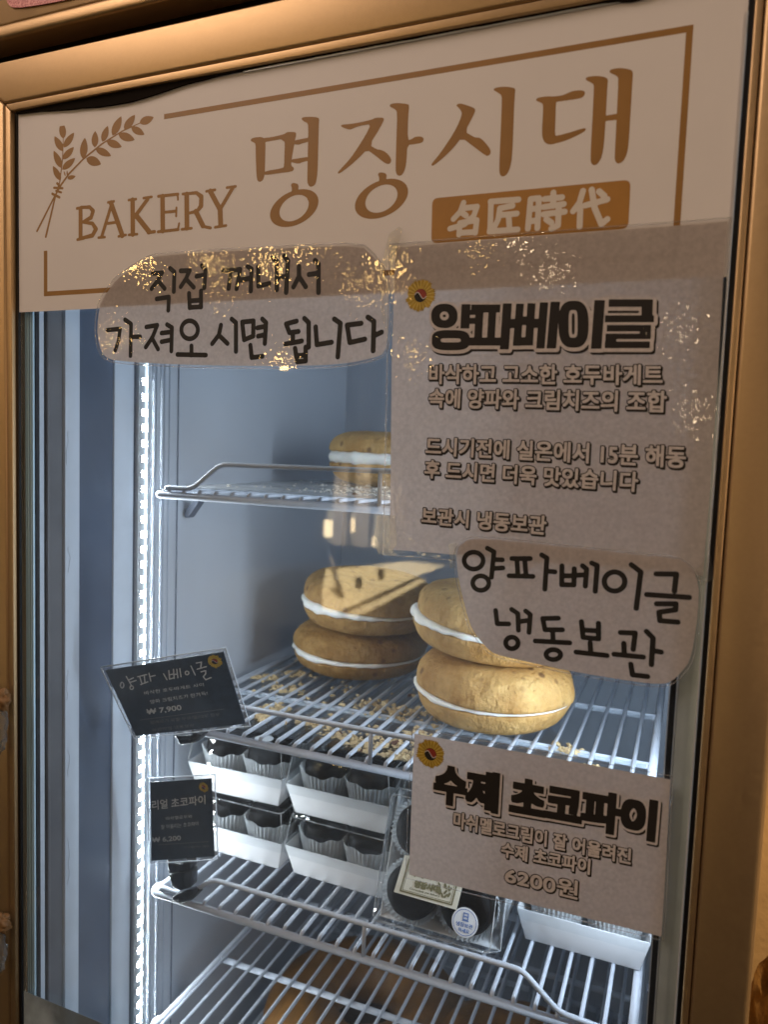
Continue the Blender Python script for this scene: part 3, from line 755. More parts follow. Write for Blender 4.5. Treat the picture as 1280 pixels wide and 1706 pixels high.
# badge with four characters left out in white
bq = [(721, 331), (1051.7, 299.8), (1047.5, 381.4), (719.3, 406)]
c = [Vector(DOOR.px(*p)) for p in bq]; rr = .0042; bp_ = []
for i in range(4):
    p = c[i]; a = (c[i - 1] - p).normalized(); d = (c[(i + 1) % 4] - p).normalized()
    for k in range(6):
        t = k / 5; A_ = p + a * rr; B_ = p + d * rr
        v = A_ * (1 - t) ** 2 + p * 2 * t * (1 - t) + B_ * t * t; bp_.append((v.x, v.y))
S(sheet('badge', DOOR, bp_, mat('badge_gold_ink', (.42, .20, .035), .5, var=.12, vscale=40), None, .0006, .00005), sg)
Z5 = zoomed(710, 290, 3.5556); r5 = .00185
hanja = [[(225, 172), (205, 225), (165, 268)], [(215, 205), (305, 195), (285, 250), (230, 300), (145, 325)], [(212, 228), (240, 248)], [(203, 292), (198, 360)], [(203, 292), (303, 275), (294, 350)], [(200, 350), (294, 345)],
         [(385, 165), (550, 153)], [(388, 165), (382, 340)], [(378, 342), (545, 330)], [(515, 190), (440, 205), (430, 270), (408, 315)], [(435, 246), (540, 236)], [(492, 245), (496, 308)],
         [(622, 150), (606, 325)], [(622, 150), (672, 145), (662, 322)], [(622, 210), (665, 205)], [(614, 283), (660, 276)], [(705, 150), (808, 140)], [(757, 112), (755, 190)], [(700, 197), (818, 180)], [(700, 240), (824, 225)], [(790, 200), (784, 306), (745, 325)], [(715, 270), (745, 290)],
         [(932, 103), (912, 170), (874, 222)], [(917, 190), (912, 312)], [(945, 188), (1076, 152)], [(984, 95), (1002, 205), (1042, 298), (1076, 270)], [(1028, 105), (1058, 132)]]
S(stroke_field(DOOR, [([Z5(p) for p in s_], r5) for s_ in hanja]).mesh('badge_character', DOOR, SIGNLIGHT, None, .0007), sg)
# BAKERY
Z6 = zoomed(110, 300, 4.267)
def R6(r): return r / 4.267 * PXM * 1.17
bak = [([(105, 205), (105, 410)], 16), ([(80, 203), (170, 190)], 9), ([(110, 195), (172, 195), (194, 222), (180, 268), (120, 300)], [10, 11, 15, 14, 9]), ([(120, 300), (190, 310), (214, 350), (190, 395), (110, 415)], [9, 12, 16, 14, 10]), ([(83, 425), (130, 415)], 9),
       ([(328, 165), (255, 405)], 12), ([(322, 165), (402, 395)], 17), ([(280, 312), (370, 300)], 9), ([(300, 160), (343, 153)], 8), ([(232, 411), (278, 407)], 8), ([(375, 402), (428, 391)], 8),
       ([(475, 145), (477, 385)], 17), ([(447, 144), (500, 137)], 8), ([(448, 391), (508, 386)], 8), ([(490, 262), (582, 138)], 13), ([(553, 130), (611, 121)], 8), ([(500, 252), (592, 368)], 17), ([(585, 375), (632, 368)], 10),
       ([(688, 120), (690, 360)], 17), ([(658, 117), (798, 102)], 9), ([(796, 102), (798, 140)], 7), ([(690, 232), (785, 222)], 9), ([(787, 198), (785, 258)], 7), ([(656, 369), (800, 353)], 9), ([(806, 310), (798, 350)], 7),
       ([(860, 105), (862, 340)], 17), ([(832, 101), (930, 92), (964, 120), (962, 185), (935, 222), (872, 238)], [8, 10, 15, 16, 11, 8]), ([(925, 225), (975, 325)], 16), ([(975, 330), (1030, 342)], 9), ([(825, 352), (895, 344)], 8),
       ([(1028, 82), (1097, 210)], 16), ([(1188, 57), (1100, 205)], 12), ([(1097, 200), (1102, 320)], 17), ([(1000, 82), (1062, 71)], 8), ([(1146, 56), (1208, 47)], 8), ([(1062, 337), (1140, 325)], 8)]
S(stroke_field(DOOR, [([Z6(p) for p in s_], [R6(x) for x in r] if isinstance(r, list) else R6(r)) for s_, r in bak]).mesh('bakery_lettering', DOOR, SIGNINK, None, .0006), sg)
# ears of wheat
Z7 = zoomed(50, 180, 5.818); k7 = PXM / 5.818
wheat = [([(70, 1195), (240, 860), (305, 745), (380, 640), (520, 495), (700, 350), (900, 225), (1070, 148)], [11 * k7, 10 * k7, 11 * k7, 10 * k7, 9 * k7, 8 * k7, 6 * k7, 4 * k7]),
         ([(155, 1250), (245, 870), (290, 720), (318, 500), (325, 300)], [12 * k7, 10 * k7, 7 * k7, 6 * k7, 4 * k7]),
         ([(235, 775), (318, 780)], 12 * k7), ([(218, 833), (288, 868)], 13 * k7), ([(255, 805), (305, 820)], 11 * k7), ([(265, 732), (285, 752)], 13 * k7)]
fw = stroke_field(DOOR, [([Z7(p) for p in s_], r) for s_, r in wheat] + [([Z7((232, 415)), Z7((1205, 75))], 0)], .0004)
fw.F[:] = 1.0
for s_, r in wheat: fw.stroke([DOOR.px(*Z7(p)) for p in s_], r)
def leaf(a, t, wd):
    a = Vector(a); t = Vector(t); d = t - a; n = Vector((-d.y, d.x)).normalized() * wd / 2
    L = []
    for s_ in range(9):
        u = s_ / 8; L.append(a + d * u + n * math.sin(math.pi * u ** .85) ** .8)
    Rr = []
    for s_ in range(9):
        u = s_ / 8; Rr.append(a + d * u - n * math.sin(math.pi * u ** .85) ** .8)
    return [tuple(p) for p in L + Rr[::-1][1:-1]]
for a, t, wd in (((325, 300), (310, 135), 66), ((330, 385), (430, 240), 62), ((320, 500), (428, 380), 62), ((315, 600), (440, 487), 64), ((318, 420), (240, 275), 66), ((308, 585), (232, 415), 64), ((298, 705), (225, 563), 58),
                 ((515, 495), (535, 290), 74), ((630, 385), (635, 225), 66), ((705, 330), (757, 175), 64), ((802, 270), (888, 82), 76), ((917, 215), (1020, 68), 72), ((1065, 150), (1202, 90), 78),
                 ((548, 490), (692, 548), 92), ((638, 395), (790, 468), 72), ((745, 325), (893, 380), 76), ((860, 258), (1018, 312), 82), ((985, 190), (1112, 262), 72), ((365, 685), (445, 662), 42), ((346, 665), (330, 610), 12), ((362, 655), (362, 605), 12)):
    fw.poly([DOOR.px(*Z7(p)) for p in leaf(a, t, wd)])
S(fw.mesh('wheat_emblem', DOOR, SIGNINK, None, .0006), sg)

# ================================================================== WIRE SHELVES
def make_shelf(z, first, label, crossed=True, rail_=True):
    t = empty('wire_shelf', (.28, .37, z)); tag(t, label, 'shelf', 'white wire shelves in the freezer')
    L = lambda o: S(o, t)
    X0, X1, Y0, Y1 = .024, .533, .150, .600
    g = MB(); x = first; wires = []
    while x > X0 + .008:
        if x < X1 - .006: wires.append(x)
        x -= .0197
    for x in wires:
        g.tube(bend([(x, Y0 - .0005, z - .0055), (x, Y0 + .0015, z + .0015), (x, Y1, z + .0015)], .003, 3), .0021, 8)
    L(g.build('wire_grid', WIRE, None, True))
    f = MB(); f.tube(bend([(X0 + .012, Y0 + .02, z - .004), (X0, Y0 + .012, z - .004), (X0 + .004, Y0, z - .0045), (X0 + .02, Y0, z - .0045), (X1, Y0, z - .0045)], .006), .0040, 10)
    L(f.build('front_bar', WIRE, None, True))
    r = MB()
    r.tube([(X0 + .006, Y0, z - .003), (X0 + .006, Y1, z - .003)], .0036, 8); r.tube([(X1 - .002, Y0, z - .002), (X1 - .002, Y1, z - .002)], .0042, 8)
    r.tube([(X0, Y1, z - .003), (X1, Y1, z - .003)], .004, 8)
    for y in (.277, .427): r.tube([(X0 + .006, y, z - .0035), (X1 - .002, y, z - .0035)], .0036, 8)
    L(r.build('rim', WIRE, None, True))
    if rail_:
        q_ = MB()
        q_.tube(bend([(.040, Y0 + .006, z - .001), (.036, Y0 + .001, z + .004), (.060, Y0, z + .0035), (.073, Y0, z + .005), (.106, Y0, z + .0305), (.436, Y0, z + .0325), (.470, Y0, z + .004), (.530, Y0, z + .0005)], .008), .0026, 10)
        q_.tube([(.2815, Y0, z + .031), (.2815, Y0, z - .003)], .0022, 8)
        L(q_.build('guard_rail', WIRE, None, True))
    for x0, sx in ((.0036, 1), (.5655, -1)):
        b = MB(); pr = [(x0, z - .036), (x0 + sx * .004, z - .036), (x0 + sx * .026, z - .008), (x0 + sx * .022, z - .006), (x0, z - .028)]
        b.prism(pr if sx > 0 else pr[::-1], .228, .240); L(b.build('shelf_bracket', STEEL, None, bevel=.0005))
    return t
SH = [-.158, -.405, -.598, -.758, -.915]
make_shelf(SH[0], .5135, 'highest white wire shelf, with one bagel half hidden by the tall notice')
make_shelf(SH[1], .5135, 'white wire shelf strewn with crumbs under the four stacked bagels')
make_shelf(SH[2], .508, 'white wire shelf carrying the white trays of chocolate pies')
make_shelf(SH[3], .512, 'bare white wire shelf right below the chocolate pies', rail_=False)
make_shelf(SH[4], .512, 'lowest white wire shelf, under the brown ring loaves', rail_=False)

# clear sheets lying under the crumbs
for z, lab, m_ in ((SH[0], 'thin frosty clear sheet lying on the highest wire shelf', 'frost'), (SH[1], 'thin clear plastic sheet under the crumbs on the bagel shelf', None)):
    b = MB(); b.box(.035, .525, .170, .595, z - .0014, z - .0010) if m_ is None else b.box(.035, .525, .170, .595, z + .0036, z + .0042)
    mt = LINERSHEET if m_ is None else clear_mat('frosty_sheet', (.9, .92, .93), .2, 1.45, haze=.75, hazecol=(.55, .57, .58), hscale=22)
    tag(b.build('shelf_liner', mt), lab, 'shelf liner')

# crumbs
def crumbs(name, n, z, mt, label, pick, size, seed):
    rnd = random.Random(seed); vs = []; fs = []
    for _ in range(n):
        x, y = pick(rnd); r = size * (.14 + rnd.random() ** 4 * 1.5); c = Vector((x, y, z + r * .5))
        base = [Vector((1, 0, -.3)), Vector((-.5, .87, -.3)), Vector((-.5, -.87, -.3)), Vector((0, 0, .8)), Vector((.5, .5, .5)), Vector((-.4, .3, .7))]
        a = rnd.random() * 6.28; R = Matrix.Rotation(a, 3, 'Z'); k = len(vs)
        for p in base:
            p = R @ Vector((p.x * (1 + rnd.random()), p.y * (.5 + rnd.random()), p.z * (.4 + rnd.random() * .6))); vs.append(tuple(c + p * r))
        fs += [(k, k + 1, k + 2), (k, k + 4, k + 1), (k + 1, k + 4, k + 5), (k + 1, k + 5, k + 2), (k + 2, k + 5, k + 3), (k + 2, k + 3, k), (k, k + 3, k + 4), (k + 3, k + 5, k + 4)]
    me = bpy.data.meshes.new(name); me.from_pydata(vs, [], fs); me.validate(); me.update()
    return tag(link(name, me, mt), label, 'crumbs', kind='stuff')
clusters = [(.125, .235, .022), (.19, .215, .022), (.22, .20, .020), (.255, .19, .026), (.285, .205, .03), (.30, .235, .022), (.085, .36, .03), (.06, .33, .02), (.26, .29, .035), (.22, .30, .03), (.31, .30, .03),
            (.10, .30, .03), (.45, .27, .015), (.475, .235, .012), (.50, .22, .010), (.13, .205, .012), (.30, .175, .02), (.33, .19, .022), (.27, .17, .012)]
def pick2(r):
    if r.random() < .09: return (r.uniform(.05, .33), r.uniform(.18, .42))
    c = r.choice(clusters); return (min(.52, max(.04, r.gauss(c[0], c[2] * .42))), max(.172, r.gauss(c[1], c[2] * .32)))
crumbs('bread_crumbs', 3400, SH[1] - .0008, CRUMB, 'golden bread crumbs scattered over the shelf of stacked bagels', pick2, .0026, 3)
crumbs('dark_crumbs', 45, SH[1] - .0005, BROWNCRUMB, 'dark brown crumbs among the golden ones on the bagel shelf', pick2, .0028, 9)
def pick1(r): return (min(.52, max(.05, r.gauss(.27, .07))), r.uniform(.19, .44))
crumbs('pale_crumbs', 1500, SH[0] + .0043, PALECRUMB, 'pale frosty crumbs spread over the highest wire shelf', pick1, .0016, 5)
crumbs('dark_crumbs', 22, SH[0] + .0043, BROWNCRUMB, 'few dark crumbs on the frosty highest shelf', lambda r: (r.gauss(.245, .035), r.gauss(.27, .05)), .0030, 6)

# ================================================================== BAGEL SANDWICHES
def bagel(loc, R, H, rot, tilt, seed, label, group='cream cheese bagel sandwiches', tone=0, gap=.004, slide=(0, 0)):
    t = empty('bagel_sandwich', loc); tag(t, label, 'bagel', group)
    light = [(.58, .365, .135), (.49, .295, .105), (.58, .375, .145)][tone]; dark = [(.38, .195, .052), (.27, .135, .034), (.38, .20, .055)][tone]  # middle tone is darker: the rear stack's shade put into its crust
    mt = bread_mat('bagel_crust', seed, light, dark)
    N = 110; h1 = H * .42
    def lathe(name, prof, mt_, amp, sd, lo):
        vs = []; fs = []; n = len(prof)
        for i in range(N):
            a = 2 * math.pi * i / N
            for j, (r, z) in enumerate(prof):
                d = Vector((math.cos(a), math.sin(a), 0))
                k = noise.noise(Vector((d.x * 1.6 + sd, d.y * 1.6, z * 12))) * amp + noise.noise(Vector((d.x * 4 + sd, d.y * 4, z * 45))) * amp * .5 + noise.noise(Vector((d.x * 14 + sd, d.y * 14, z * 60))) * amp * .16
                rr = r * (1 + k * (.3 + .7 * min(1, r / R)))
                zz = z + (k * .25 * H if not lo(j) else 0)
                vs.append((d.x * rr, d.y * rr, zz))
        for i in range(N):
            for j in range(n - 1):
                fs.append((i * n + j, ((i + 1) % N) * n + j, ((i + 1) % N) * n + j + 1, i * n + j + 1))
        me = bpy.data.meshes.new(name); me.from_pydata(vs, [], fs); me.validate(); me.update()
        me.polygons.foreach_set('use_smooth', [True] * len(me.polygons))
        o = link(name, me, mt_, t); s_ = o.modifiers.new('s', 'SUBSURF'); s_.levels = 1; s_.render_levels = 1
        return o
    e = .0005
    bot = [(.004, .004), (.30 * R, .001), (.52 * R, .0), (.68 * R, .0025), (.83 * R, h1 * .20), (.925 * R, h1 * .48), (.978 * R, h1 * .80), (.992 * R, h1 * .96), (.975 * R, h1), (.3 * R, h1), (.004, h1 * .98)]
    lathe('bread_bottom', bot, mt, .045, seed, lambda j: j < 4)
    h2 = h1 + gap; T = H - h2
    top = [(.004, h2), (.3 * R, h2), (.965 * R, h2), (.992 * R, h2 + T * .03), (1.0 * R, h2 + T * .20), (.985 * R, h2 + T * .42), (.935 * R, h2 + T * .66), (.83 * R, h2 + T * .86), (.66 * R, h2 + T * .98), (.45 * R, h2 + T * .99), (.26 * R, h2 + T * .92), (.12 * R, h2 + T * .76), (.03 * R, h2 + T * .66), (.002, h2 + T * .64)]
    o = lathe('bread_top', top, mt, .05, seed + 5, lambda j: j < 3)
    o.location = (slide[0], slide[1], 0); o.rotation_euler = (math.radians(tilt[2] if len(tilt) > 2 else 0), math.radians(tilt[3] if len(tilt) > 3 else 0), 0)
    # cream squeezed between the halves, uneven
    vs = []; fs = []; n = 9
    for i in range(N):
        a = 2 * math.pi * i / N
        q_ = noise.noise(Vector((math.cos(a) * 1.5 + seed * 3, math.sin(a) * 1.5, 0))); q2 = noise.noise(Vector((math.cos(a) * 6 + seed, math.sin(a) * 6, 5)))
        gl_ = max(.0006, gap - math.cos(a) * R * math.sin(math.radians(tilt[3])) + math.sin(a) * R * math.sin(math.radians(tilt[2]))); hh = gl_ * (1.0 + .3 * q_ + .5 * q2) + .0006; rr = R * (.985 + .012 * q_ + .008 * q2) + min(.006, gl_ * .5) * (.3 + q2)
        for j in range(n):
            th = -math.pi / 2 + math.pi * j / (n - 1)
            vs.append((math.cos(a) * (rr - hh * .6 + hh * .6 * math.cos(th)), math.sin(a) * (rr - hh * .6 + hh * .6 * math.cos(th)), h1 + gl_ / 2 + hh * .60 * math.sin(th)))
    for i in range(N):
        for j in range(n - 1):
            fs.append((i * n + j, ((i + 1) % N) * n + j, ((i + 1) % N) * n + j + 1, i * n + j + 1))
    me = bpy.data.meshes.new('cream'); me.from_pydata(vs, [], fs); me.update(); me.polygons.foreach_set('use_smooth', [True] * len(me.polygons))
    link('cream', me, CREAM, t)
    t.rotation_euler = (math.radians(tilt[0]), math.radians(tilt[1]), math.radians(rot))
    return t
zs = SH[1] + .0038
bagel((.150, .418, zs), .091, .063, 0, (0, 0, 0, 1.6), 1, 'lower bagel sandwich of the rear stack, dusted with flour', tone=1, gap=.0045)
bagel((.160, .417, zs + .060), .090, .069, 0, (1, 2, 0, 3.0), 2, 'upper bagel sandwich of the rear stack with thick cream at its left edge', tone=1, gap=.0062)
bagel((.357, .319, zs), .0885, .076, 0, (0, 0, 1, 2.0), 3, 'lower bagel sandwich of the front stack, just above the price notice', tone=0, gap=.0042)
bagel((.348, .322, zs + .071), .088, .073, 0, (-2, 5, 1.5, 2.5), 4, 'upper bagel sandwich of the front stack, half hidden by the cut notice', tone=0, gap=.0075)
bagel((.186, .432, SH[0] + .0045), .088, .070, 0, (0, 0, 0, 1), 5, 'single bagel sandwich on the highest shelf with its cream showing', tone=2, gap=.012)

# ring loaves seen through the lower shelves
def ring_loaf(loc, R, r, label):
    t = empty('ring_loaf', loc); tag(t, label, 'bread', 'brown ring loaves below the bare shelf')
    N, M_ = 48, 18; vs = []; fs = []
    for i in range(N):
        a = 2 * math.pi * i / N
        for j in range(M_):
            b_ = 2 * math.pi * j / M_; k = 1 + .10 * noise.noise(Vector((math.cos(a) * 2 + R * 50, math.sin(a) * 2, b_)))
            q_ = R + r * math.cos(b_) * k; vs.append((q_ * math.cos(a), q_ * math.sin(a), r * .75 + r * .75 * math.sin(b_) * k))
    for i in range(N):
        for j in range(M_):
            fs.append((i * M_ + j, ((i + 1) % N) * M_ + j, ((i + 1) % N) * M_ + (j + 1) % M_, i * M_ + (j + 1) % M_))
    me = bpy.data.meshes.new('crust'); me.from_pydata(vs, [], fs); me.update(); me.polygons.foreach_set('use_smooth', [True] * len(me.polygons)); link('crust', me, LOWBREAD, t)
    b = MB(); n = 30; b.add([(math.cos(i * 2 * math.pi / n) * (R - r * .6), math.sin(i * 2 * math.pi / n) * (R - r * .6), r * .35) for i in range(n)], [tuple(range(n))])  # dark disc set in the hole of the ring
    b.build('dark_filling', DARKCRUST, t)
    return t
ring_loaf((.185, .40, SH[4] + .004), .088, .050, 'brown ring loaf with a dark middle at the left under the bare shelf')
ring_loaf((.395, .37, SH[4] + .004), .075, .050, 'brown ring loaf at the right under the bare shelf')

# ================================================================== PASTRY BOXES
def frustum_shell(mb, w0, w1, z0, z1, th, open_top=True):
    a, b_ = w0 / 2, w1 / 2
    o = [(-a, -a, z0), (a, -a, z0), (a, a, z0), (-a, a, z0), (-b_, -b_, z1), (b_, -b_, z1), (b_, b_, z1), (-b_, b_, z1)]
    i_ = [(-a + th, -a + th, z0 + th), (a - th, -a + th, z0 + th), (a - th, a - th, z0 + th), (-a + th, a - th, z0 + th), (-b_ + th, -b_ + th, z1), (b_ - th, -b_ + th, z1), (b_ - th, b_ - th, z1), (-b_ + th, b_ - th, z1)]
    fs = [(0, 3, 2, 1), (0, 1, 5, 4), (1, 2, 6, 5), (2, 3, 7, 6), (3, 0, 4, 7), (8, 9, 10, 11), (8, 12, 13, 9), (9, 13, 14, 10), (10, 14, 15, 11), (11, 15, 12, 8), (4, 5, 13, 12), (5, 6, 14, 13), (6, 7, 15, 14), (7, 4, 12, 15)]
    mb.add(o + i_, fs)
def make_box(full=True):
    t = empty('pastry_box')
    b = MB(); frustum_shell(b, .110, .127, 0, .0355, .0012); b.build('tray', TRAY, t, bevel=.0008)
    b = MB(); b.prism([(-.0640, .0290), (.0640, .0290), (.0642, .0294), (-.0642, .0294)], -.0642, -.0638)
    b.build('tray_seam', GREYPL, t) if False else None
    # clear lid: an open shell standing in the tray
    b = MB(); a, c = .0652, .0595; z0, z1, z2 = .026, .0655, .0725
    r = .0045
    prof = [(a, z0), (a - .0006, .0365), (c + .0015, z1), (c - .0005, z1 + .004), (c - r, z2)]
    vs = []; fs = []
    def sq(h, z, n=4):
        o = []
        cr_ = .006
        for (sx, sy, a0) in ((1, -1, -90), (1, 1, 0), (-1, 1, 90), (-1, -1, 180)):
            for k in range(n + 1):
                g_ = math.radians(a0 + 90 * k / n); o.append((sx * (h - cr_) + cr_ * math.cos(g_), sy * (h - cr_) + cr_ * math.sin(g_), z))
        return o
    for h, z in prof: vs += sq(h, z)
    n = 20
    for j in range(len(prof) - 1):
        for i in range(n): fs.append((j * n + i, j * n + (i + 1) % n, (j + 1) * n + (i + 1) % n, (j + 1) * n + i))
    fs.append(tuple(range((len(prof) - 1) * n, len(prof) * n)))
    b.add(vs, fs); b.build('lid', PLASTIC, t)
    # lid edges whitened: their highlights are put into the colour
    b = MB(); ring = sq(c - .0002, z1 + .003); b.tube([Vector(p) for p in ring] + [Vector(ring[0])], .0005, 6)
    for s_ in (-1, 1):
        for s2 in (-1, 1):
            b.tube([(s_ * (a - .002), s2 * (a - .002), .034), (s_ * (c - .0012), s2 * (c - .0012), z1 + .003)], .00045, 6)
    b.build('lid_edge', MATS.get('clear_lid_rim') or clear_mat('clear_lid_rim', (.95, .95, .95), .05, 1.6, haze=.6, hscale=60), t, True)
    for sx in (-1, 1):
        for sy in (-1, 1):
            if True:
                N = 84; vs = []; fs = []; cx, cy_ = sx * .0285, sy * .0285
                for i in range(N):
                    g_ = 2 * math.pi * i / N; f = 1.0 if i % 2 else .935
                    wob = .0025 * noise.noise(Vector((math.cos(g_) * 2 + sx * 5, math.sin(g_) * 2 + sy * 5, 1)))
                    for rr, z in ((.0240, .003), (.0262 * (.97 + .03 * f), .022), (.0325 * f, .048 + wob * 2.2 + (.001 if i % 2 else 0))):
                        vs.append((cx + rr * math.cos(g_), cy_ + rr * math.sin(g_), z))
                for i in range(N):
                    for j in range(2): fs.append((i * 3 + j, ((i + 1) % N) * 3 + j, ((i + 1) % N) * 3 + j + 1, i * 3 + j + 1))
                b = MB(); b.add(vs, fs); b.build('paper_cup', CUP, t)
            N = 28; vs = []; fs = []
            prof = [(.001, .004), (.0215, .004), (.0230, .008), (.0255, .034), (.0266, .046), (.0258, .0535), (.0230, .0580), (.014, .0598), (.001, .0602)]
            for i in range(N):
                g_ = 2 * math.pi * i / N
                for rr, z in prof:
                    k = 1 + .03 * noise.noise(Vector((math.cos(g_) * 2 + sx, math.sin(g_) * 2 + sy, z * 80)))
                    vs.append((cx + rr * k * math.cos(g_), cy_ + rr * k * math.sin(g_), z))
            n_ = len(prof)
            for i in range(N):
                for j in range(n_ - 1): fs.append((i * n_ + j, ((i + 1) % N) * n_ + j, ((i + 1) % N) * n_ + j + 1, i * n_ + j + 1))
            b = MB(); b.add(vs, fs); b.build('chocolate_pie', CHOC, t, True)
    return t
def copy_tree(o, parent=None):
    c = o.copy(); COL.objects.link(c)
    if parent:
        c.parent = parent; c.matrix_parent_inverse = o.matrix_parent_inverse.copy()
    for ch in list(o.children): copy_tree(ch, c)
    return c
proto = make_box()
zb = SH[2] + .0038; hb = .0735
spots = [((.080, .292, zb), 0, 'pastry box at the left end of the shelf, underneath another, behind the small price card'),
         ((.0745, .2925, zb + hb), 2, 'pastry box with a sticker on its lid, stacked at the left end under the bagels'),
         ((.211, .292, zb), -1, 'pastry box in the middle of the shelf, underneath another box'),
         ((.2105, .291, zb + hb), 0, 'pastry box in the middle of the shelf, stacked on another box'),
         ((.3435, .302, zb), 0, 'pastry box lying flat behind the leaning box'),
         ((.3440, .300, zb + hb), 1, 'pastry box mostly hidden behind the price notice, stacked behind the leaning box'),
         ((.4772, .292, zb), 0, 'pastry box lying alone at the right end of the shelf')]
boxes = []
for i, (loc, rz, lab) in enumerate(spots):
    o = proto if i == 0 else copy_tree(proto)
    o.location = loc; o.rotation_euler = (0, 0, math.radians(rz)); tag(o, lab, 'pastry box', 'clear lidded boxes of chocolate pies'); boxes.append(o)
# the box leaning on the guard rail, lid towards the door
lean = copy_tree(proto); tag(lean, 'pastry box leaning on the guard rail with a label card and a round sticker', 'pastry box', 'clear lidded boxes of chocolate pies')
nrm = Vector((0, -.94, .342)).normalized(); upv = Vector((0, .342, .94)).normalized()
P0 = Vector((.3435, .1585, -.572)); cen = P0 + upv * .0635 - nrm * .0725
mm = Matrix.Identity(4)
for r in range(3):
    mm[r][0] = (1, 0, 0)[r]; mm[r][1] = upv[r]; mm[r][2] = nrm[r]; mm[r][3] = cen[r]
lean.matrix_world = mm
bpy.context.view_layer.update()
LP = Plane(P0 + nrm * .0004, (1, 0, 0), upv)
def onto(o, root):
    mw = o.matrix_world.copy(); o.parent = root; o.matrix_parent_inverse = root.matrix_world.inverted(); return o
ZC = zoomed(590, 1340, 4.7407)
cq = [ZC(p) for p in ((405, 400), (905, 470), (812, 832), (318, 690))]
tag_card = tag(sheet('label_card', LP, [LP.px(*p) for p in cq], LABELCARD, None, .0012, .0006), None); onto(tag_card, lean)
def q_lerp(q, u, v):
    a = (q[0][0] * (1 - u) + q[1][0] * u, q[0][1] * (1 - u) + q[1][1] * u); b_ = (q[3][0] * (1 - u) + q[2][0] * u, q[3][1] * (1 - u) + q[2][1] * u)
    return (a[0] * (1 - v) + b_[0] * v, a[1] * (1 - v) + b_[1] * v)
def sub_quad(q, u0, u1, v0, v1): return [q_lerp(q, u0, v0), q_lerp(q, u1, v0), q_lerp(q, u1, v1), q_lerp(q, u0, v1)]
st = [([q_lerp(cq, *p) for p in ((.09, .08), (.91, .08), (.91, .92), (.09, .92), (.09, .08))], .0007), ([q_lerp(cq, *p) for p in ((.12, .12), (.88, .12), (.88, .88), (.12, .88), (.12, .12))], .00025)]
rnd = random.Random(4)
for k in range(26):      # printed foliage at the card's right side
    u = .62 + .22 * rnd.random(); v = .35 + .5 * rnd.random(); st.append(([q_lerp(cq, u, v), q_lerp(cq, u + .03 * rnd.uniform(-1, 1), v - .06)], .0009))
o = stroke_field(LP, st, .00035, .002).mesh('card_print', LP, LABELINK, None, .0016); onto(o, tag_card)
o = text_field(LP, '명장시대', sub_quad(cq, .28, .66, .58, .74), .00035, .002); o.F = o.square(1); onto(o.mesh('card_lettering', LP, LABELINK, None, .0017, off=.0002), tag_card)
o = text_field(LP, 'Chocolate pie bakery', sub_quad(cq, .22, .70, .78, .84), .00025, .001); onto(o.mesh('card_lettering', LP, LABELINK, None, .0017, off=.00008), tag_card)
o = text_field(LP, '수제 과자', sub_quad(cq, .20, .62, .38, .50), .0003, .001); onto(o.mesh('card_lettering', LP, LABELINK, None, .0017, off=.0002), tag_card)
sc_ = ZC((880, 930)); su = LP.px(*sc_); rs = .0128
stk = sheet('round_sticker', LP, [(su[0] + rs * math.cos(2 * math.pi * i / 40), su[1] + rs * math.sin(2 * math.pi * i / 40)) for i in range(40)], STICKER, None, .0018, .0002); onto(stk, lean)
f = Field((su[0] - rs, su[1] - rs), (su[0] + rs, su[1] + rs), .0003, .001)
f.stroke([(su[0] + rs * .87 * math.cos(a), su[1] + rs * .87 * math.sin(a)) for a in [2 * math.pi * i / 40 for i in range(41)]], .0003)
for pts in (((-.15, .62), (.2, .62), (.2, .18), (-.15, .18), (-.15, .62)), ((-.15, .40), (.2, .40)), ((-.18, .12), (.24, .12))):
    f.stroke([(su[0] + rs * p[0], su[1] + rs * p[1]) for p in pts], .00055)
onto(f.mesh('sticker_print', LP, STICKERBLUE, None, .0022), stk)
def uvq(pl, u0, u1, v0, v1, rotd=0):
    """pixel quad of a rectangle given on the plane"""
    out = []
    for u, v in ((u0, v1), (u1, v1), (u1, v0), (u0, v0)):
        P_ = pl.at(u, v) - CAM_P; d = CAM_R.transposed() @ P_; out.append((640 + FPX * d.x / d.z, 853 + FPX * d.y / d.z))
    return out
for txt, v0, v1, u in (('냉장보관', -.32, -.02, .62), ('하세요', -.68, -.40, .42)):
    o = text_field(LP, txt, uvq(LP, su[0] - rs * u, su[0] + rs * u, su[1] + rs * v0, su[1] + rs * v1), .0003, .001); onto(o.mesh('sticker_print', LP, STICKERBLUE, None, .0022, off=.00012), stk)
# sticker on the lid of the left upper box
b = MB(); b.add([(.030 + .011 * math.cos(a), -.047 + .011 * math.sin(a), .0732) for a in [2 * math.pi * i / 30 for i in range(30)]], [tuple(range(30))])
b.build('round_sticker', STICKER, boxes[1])

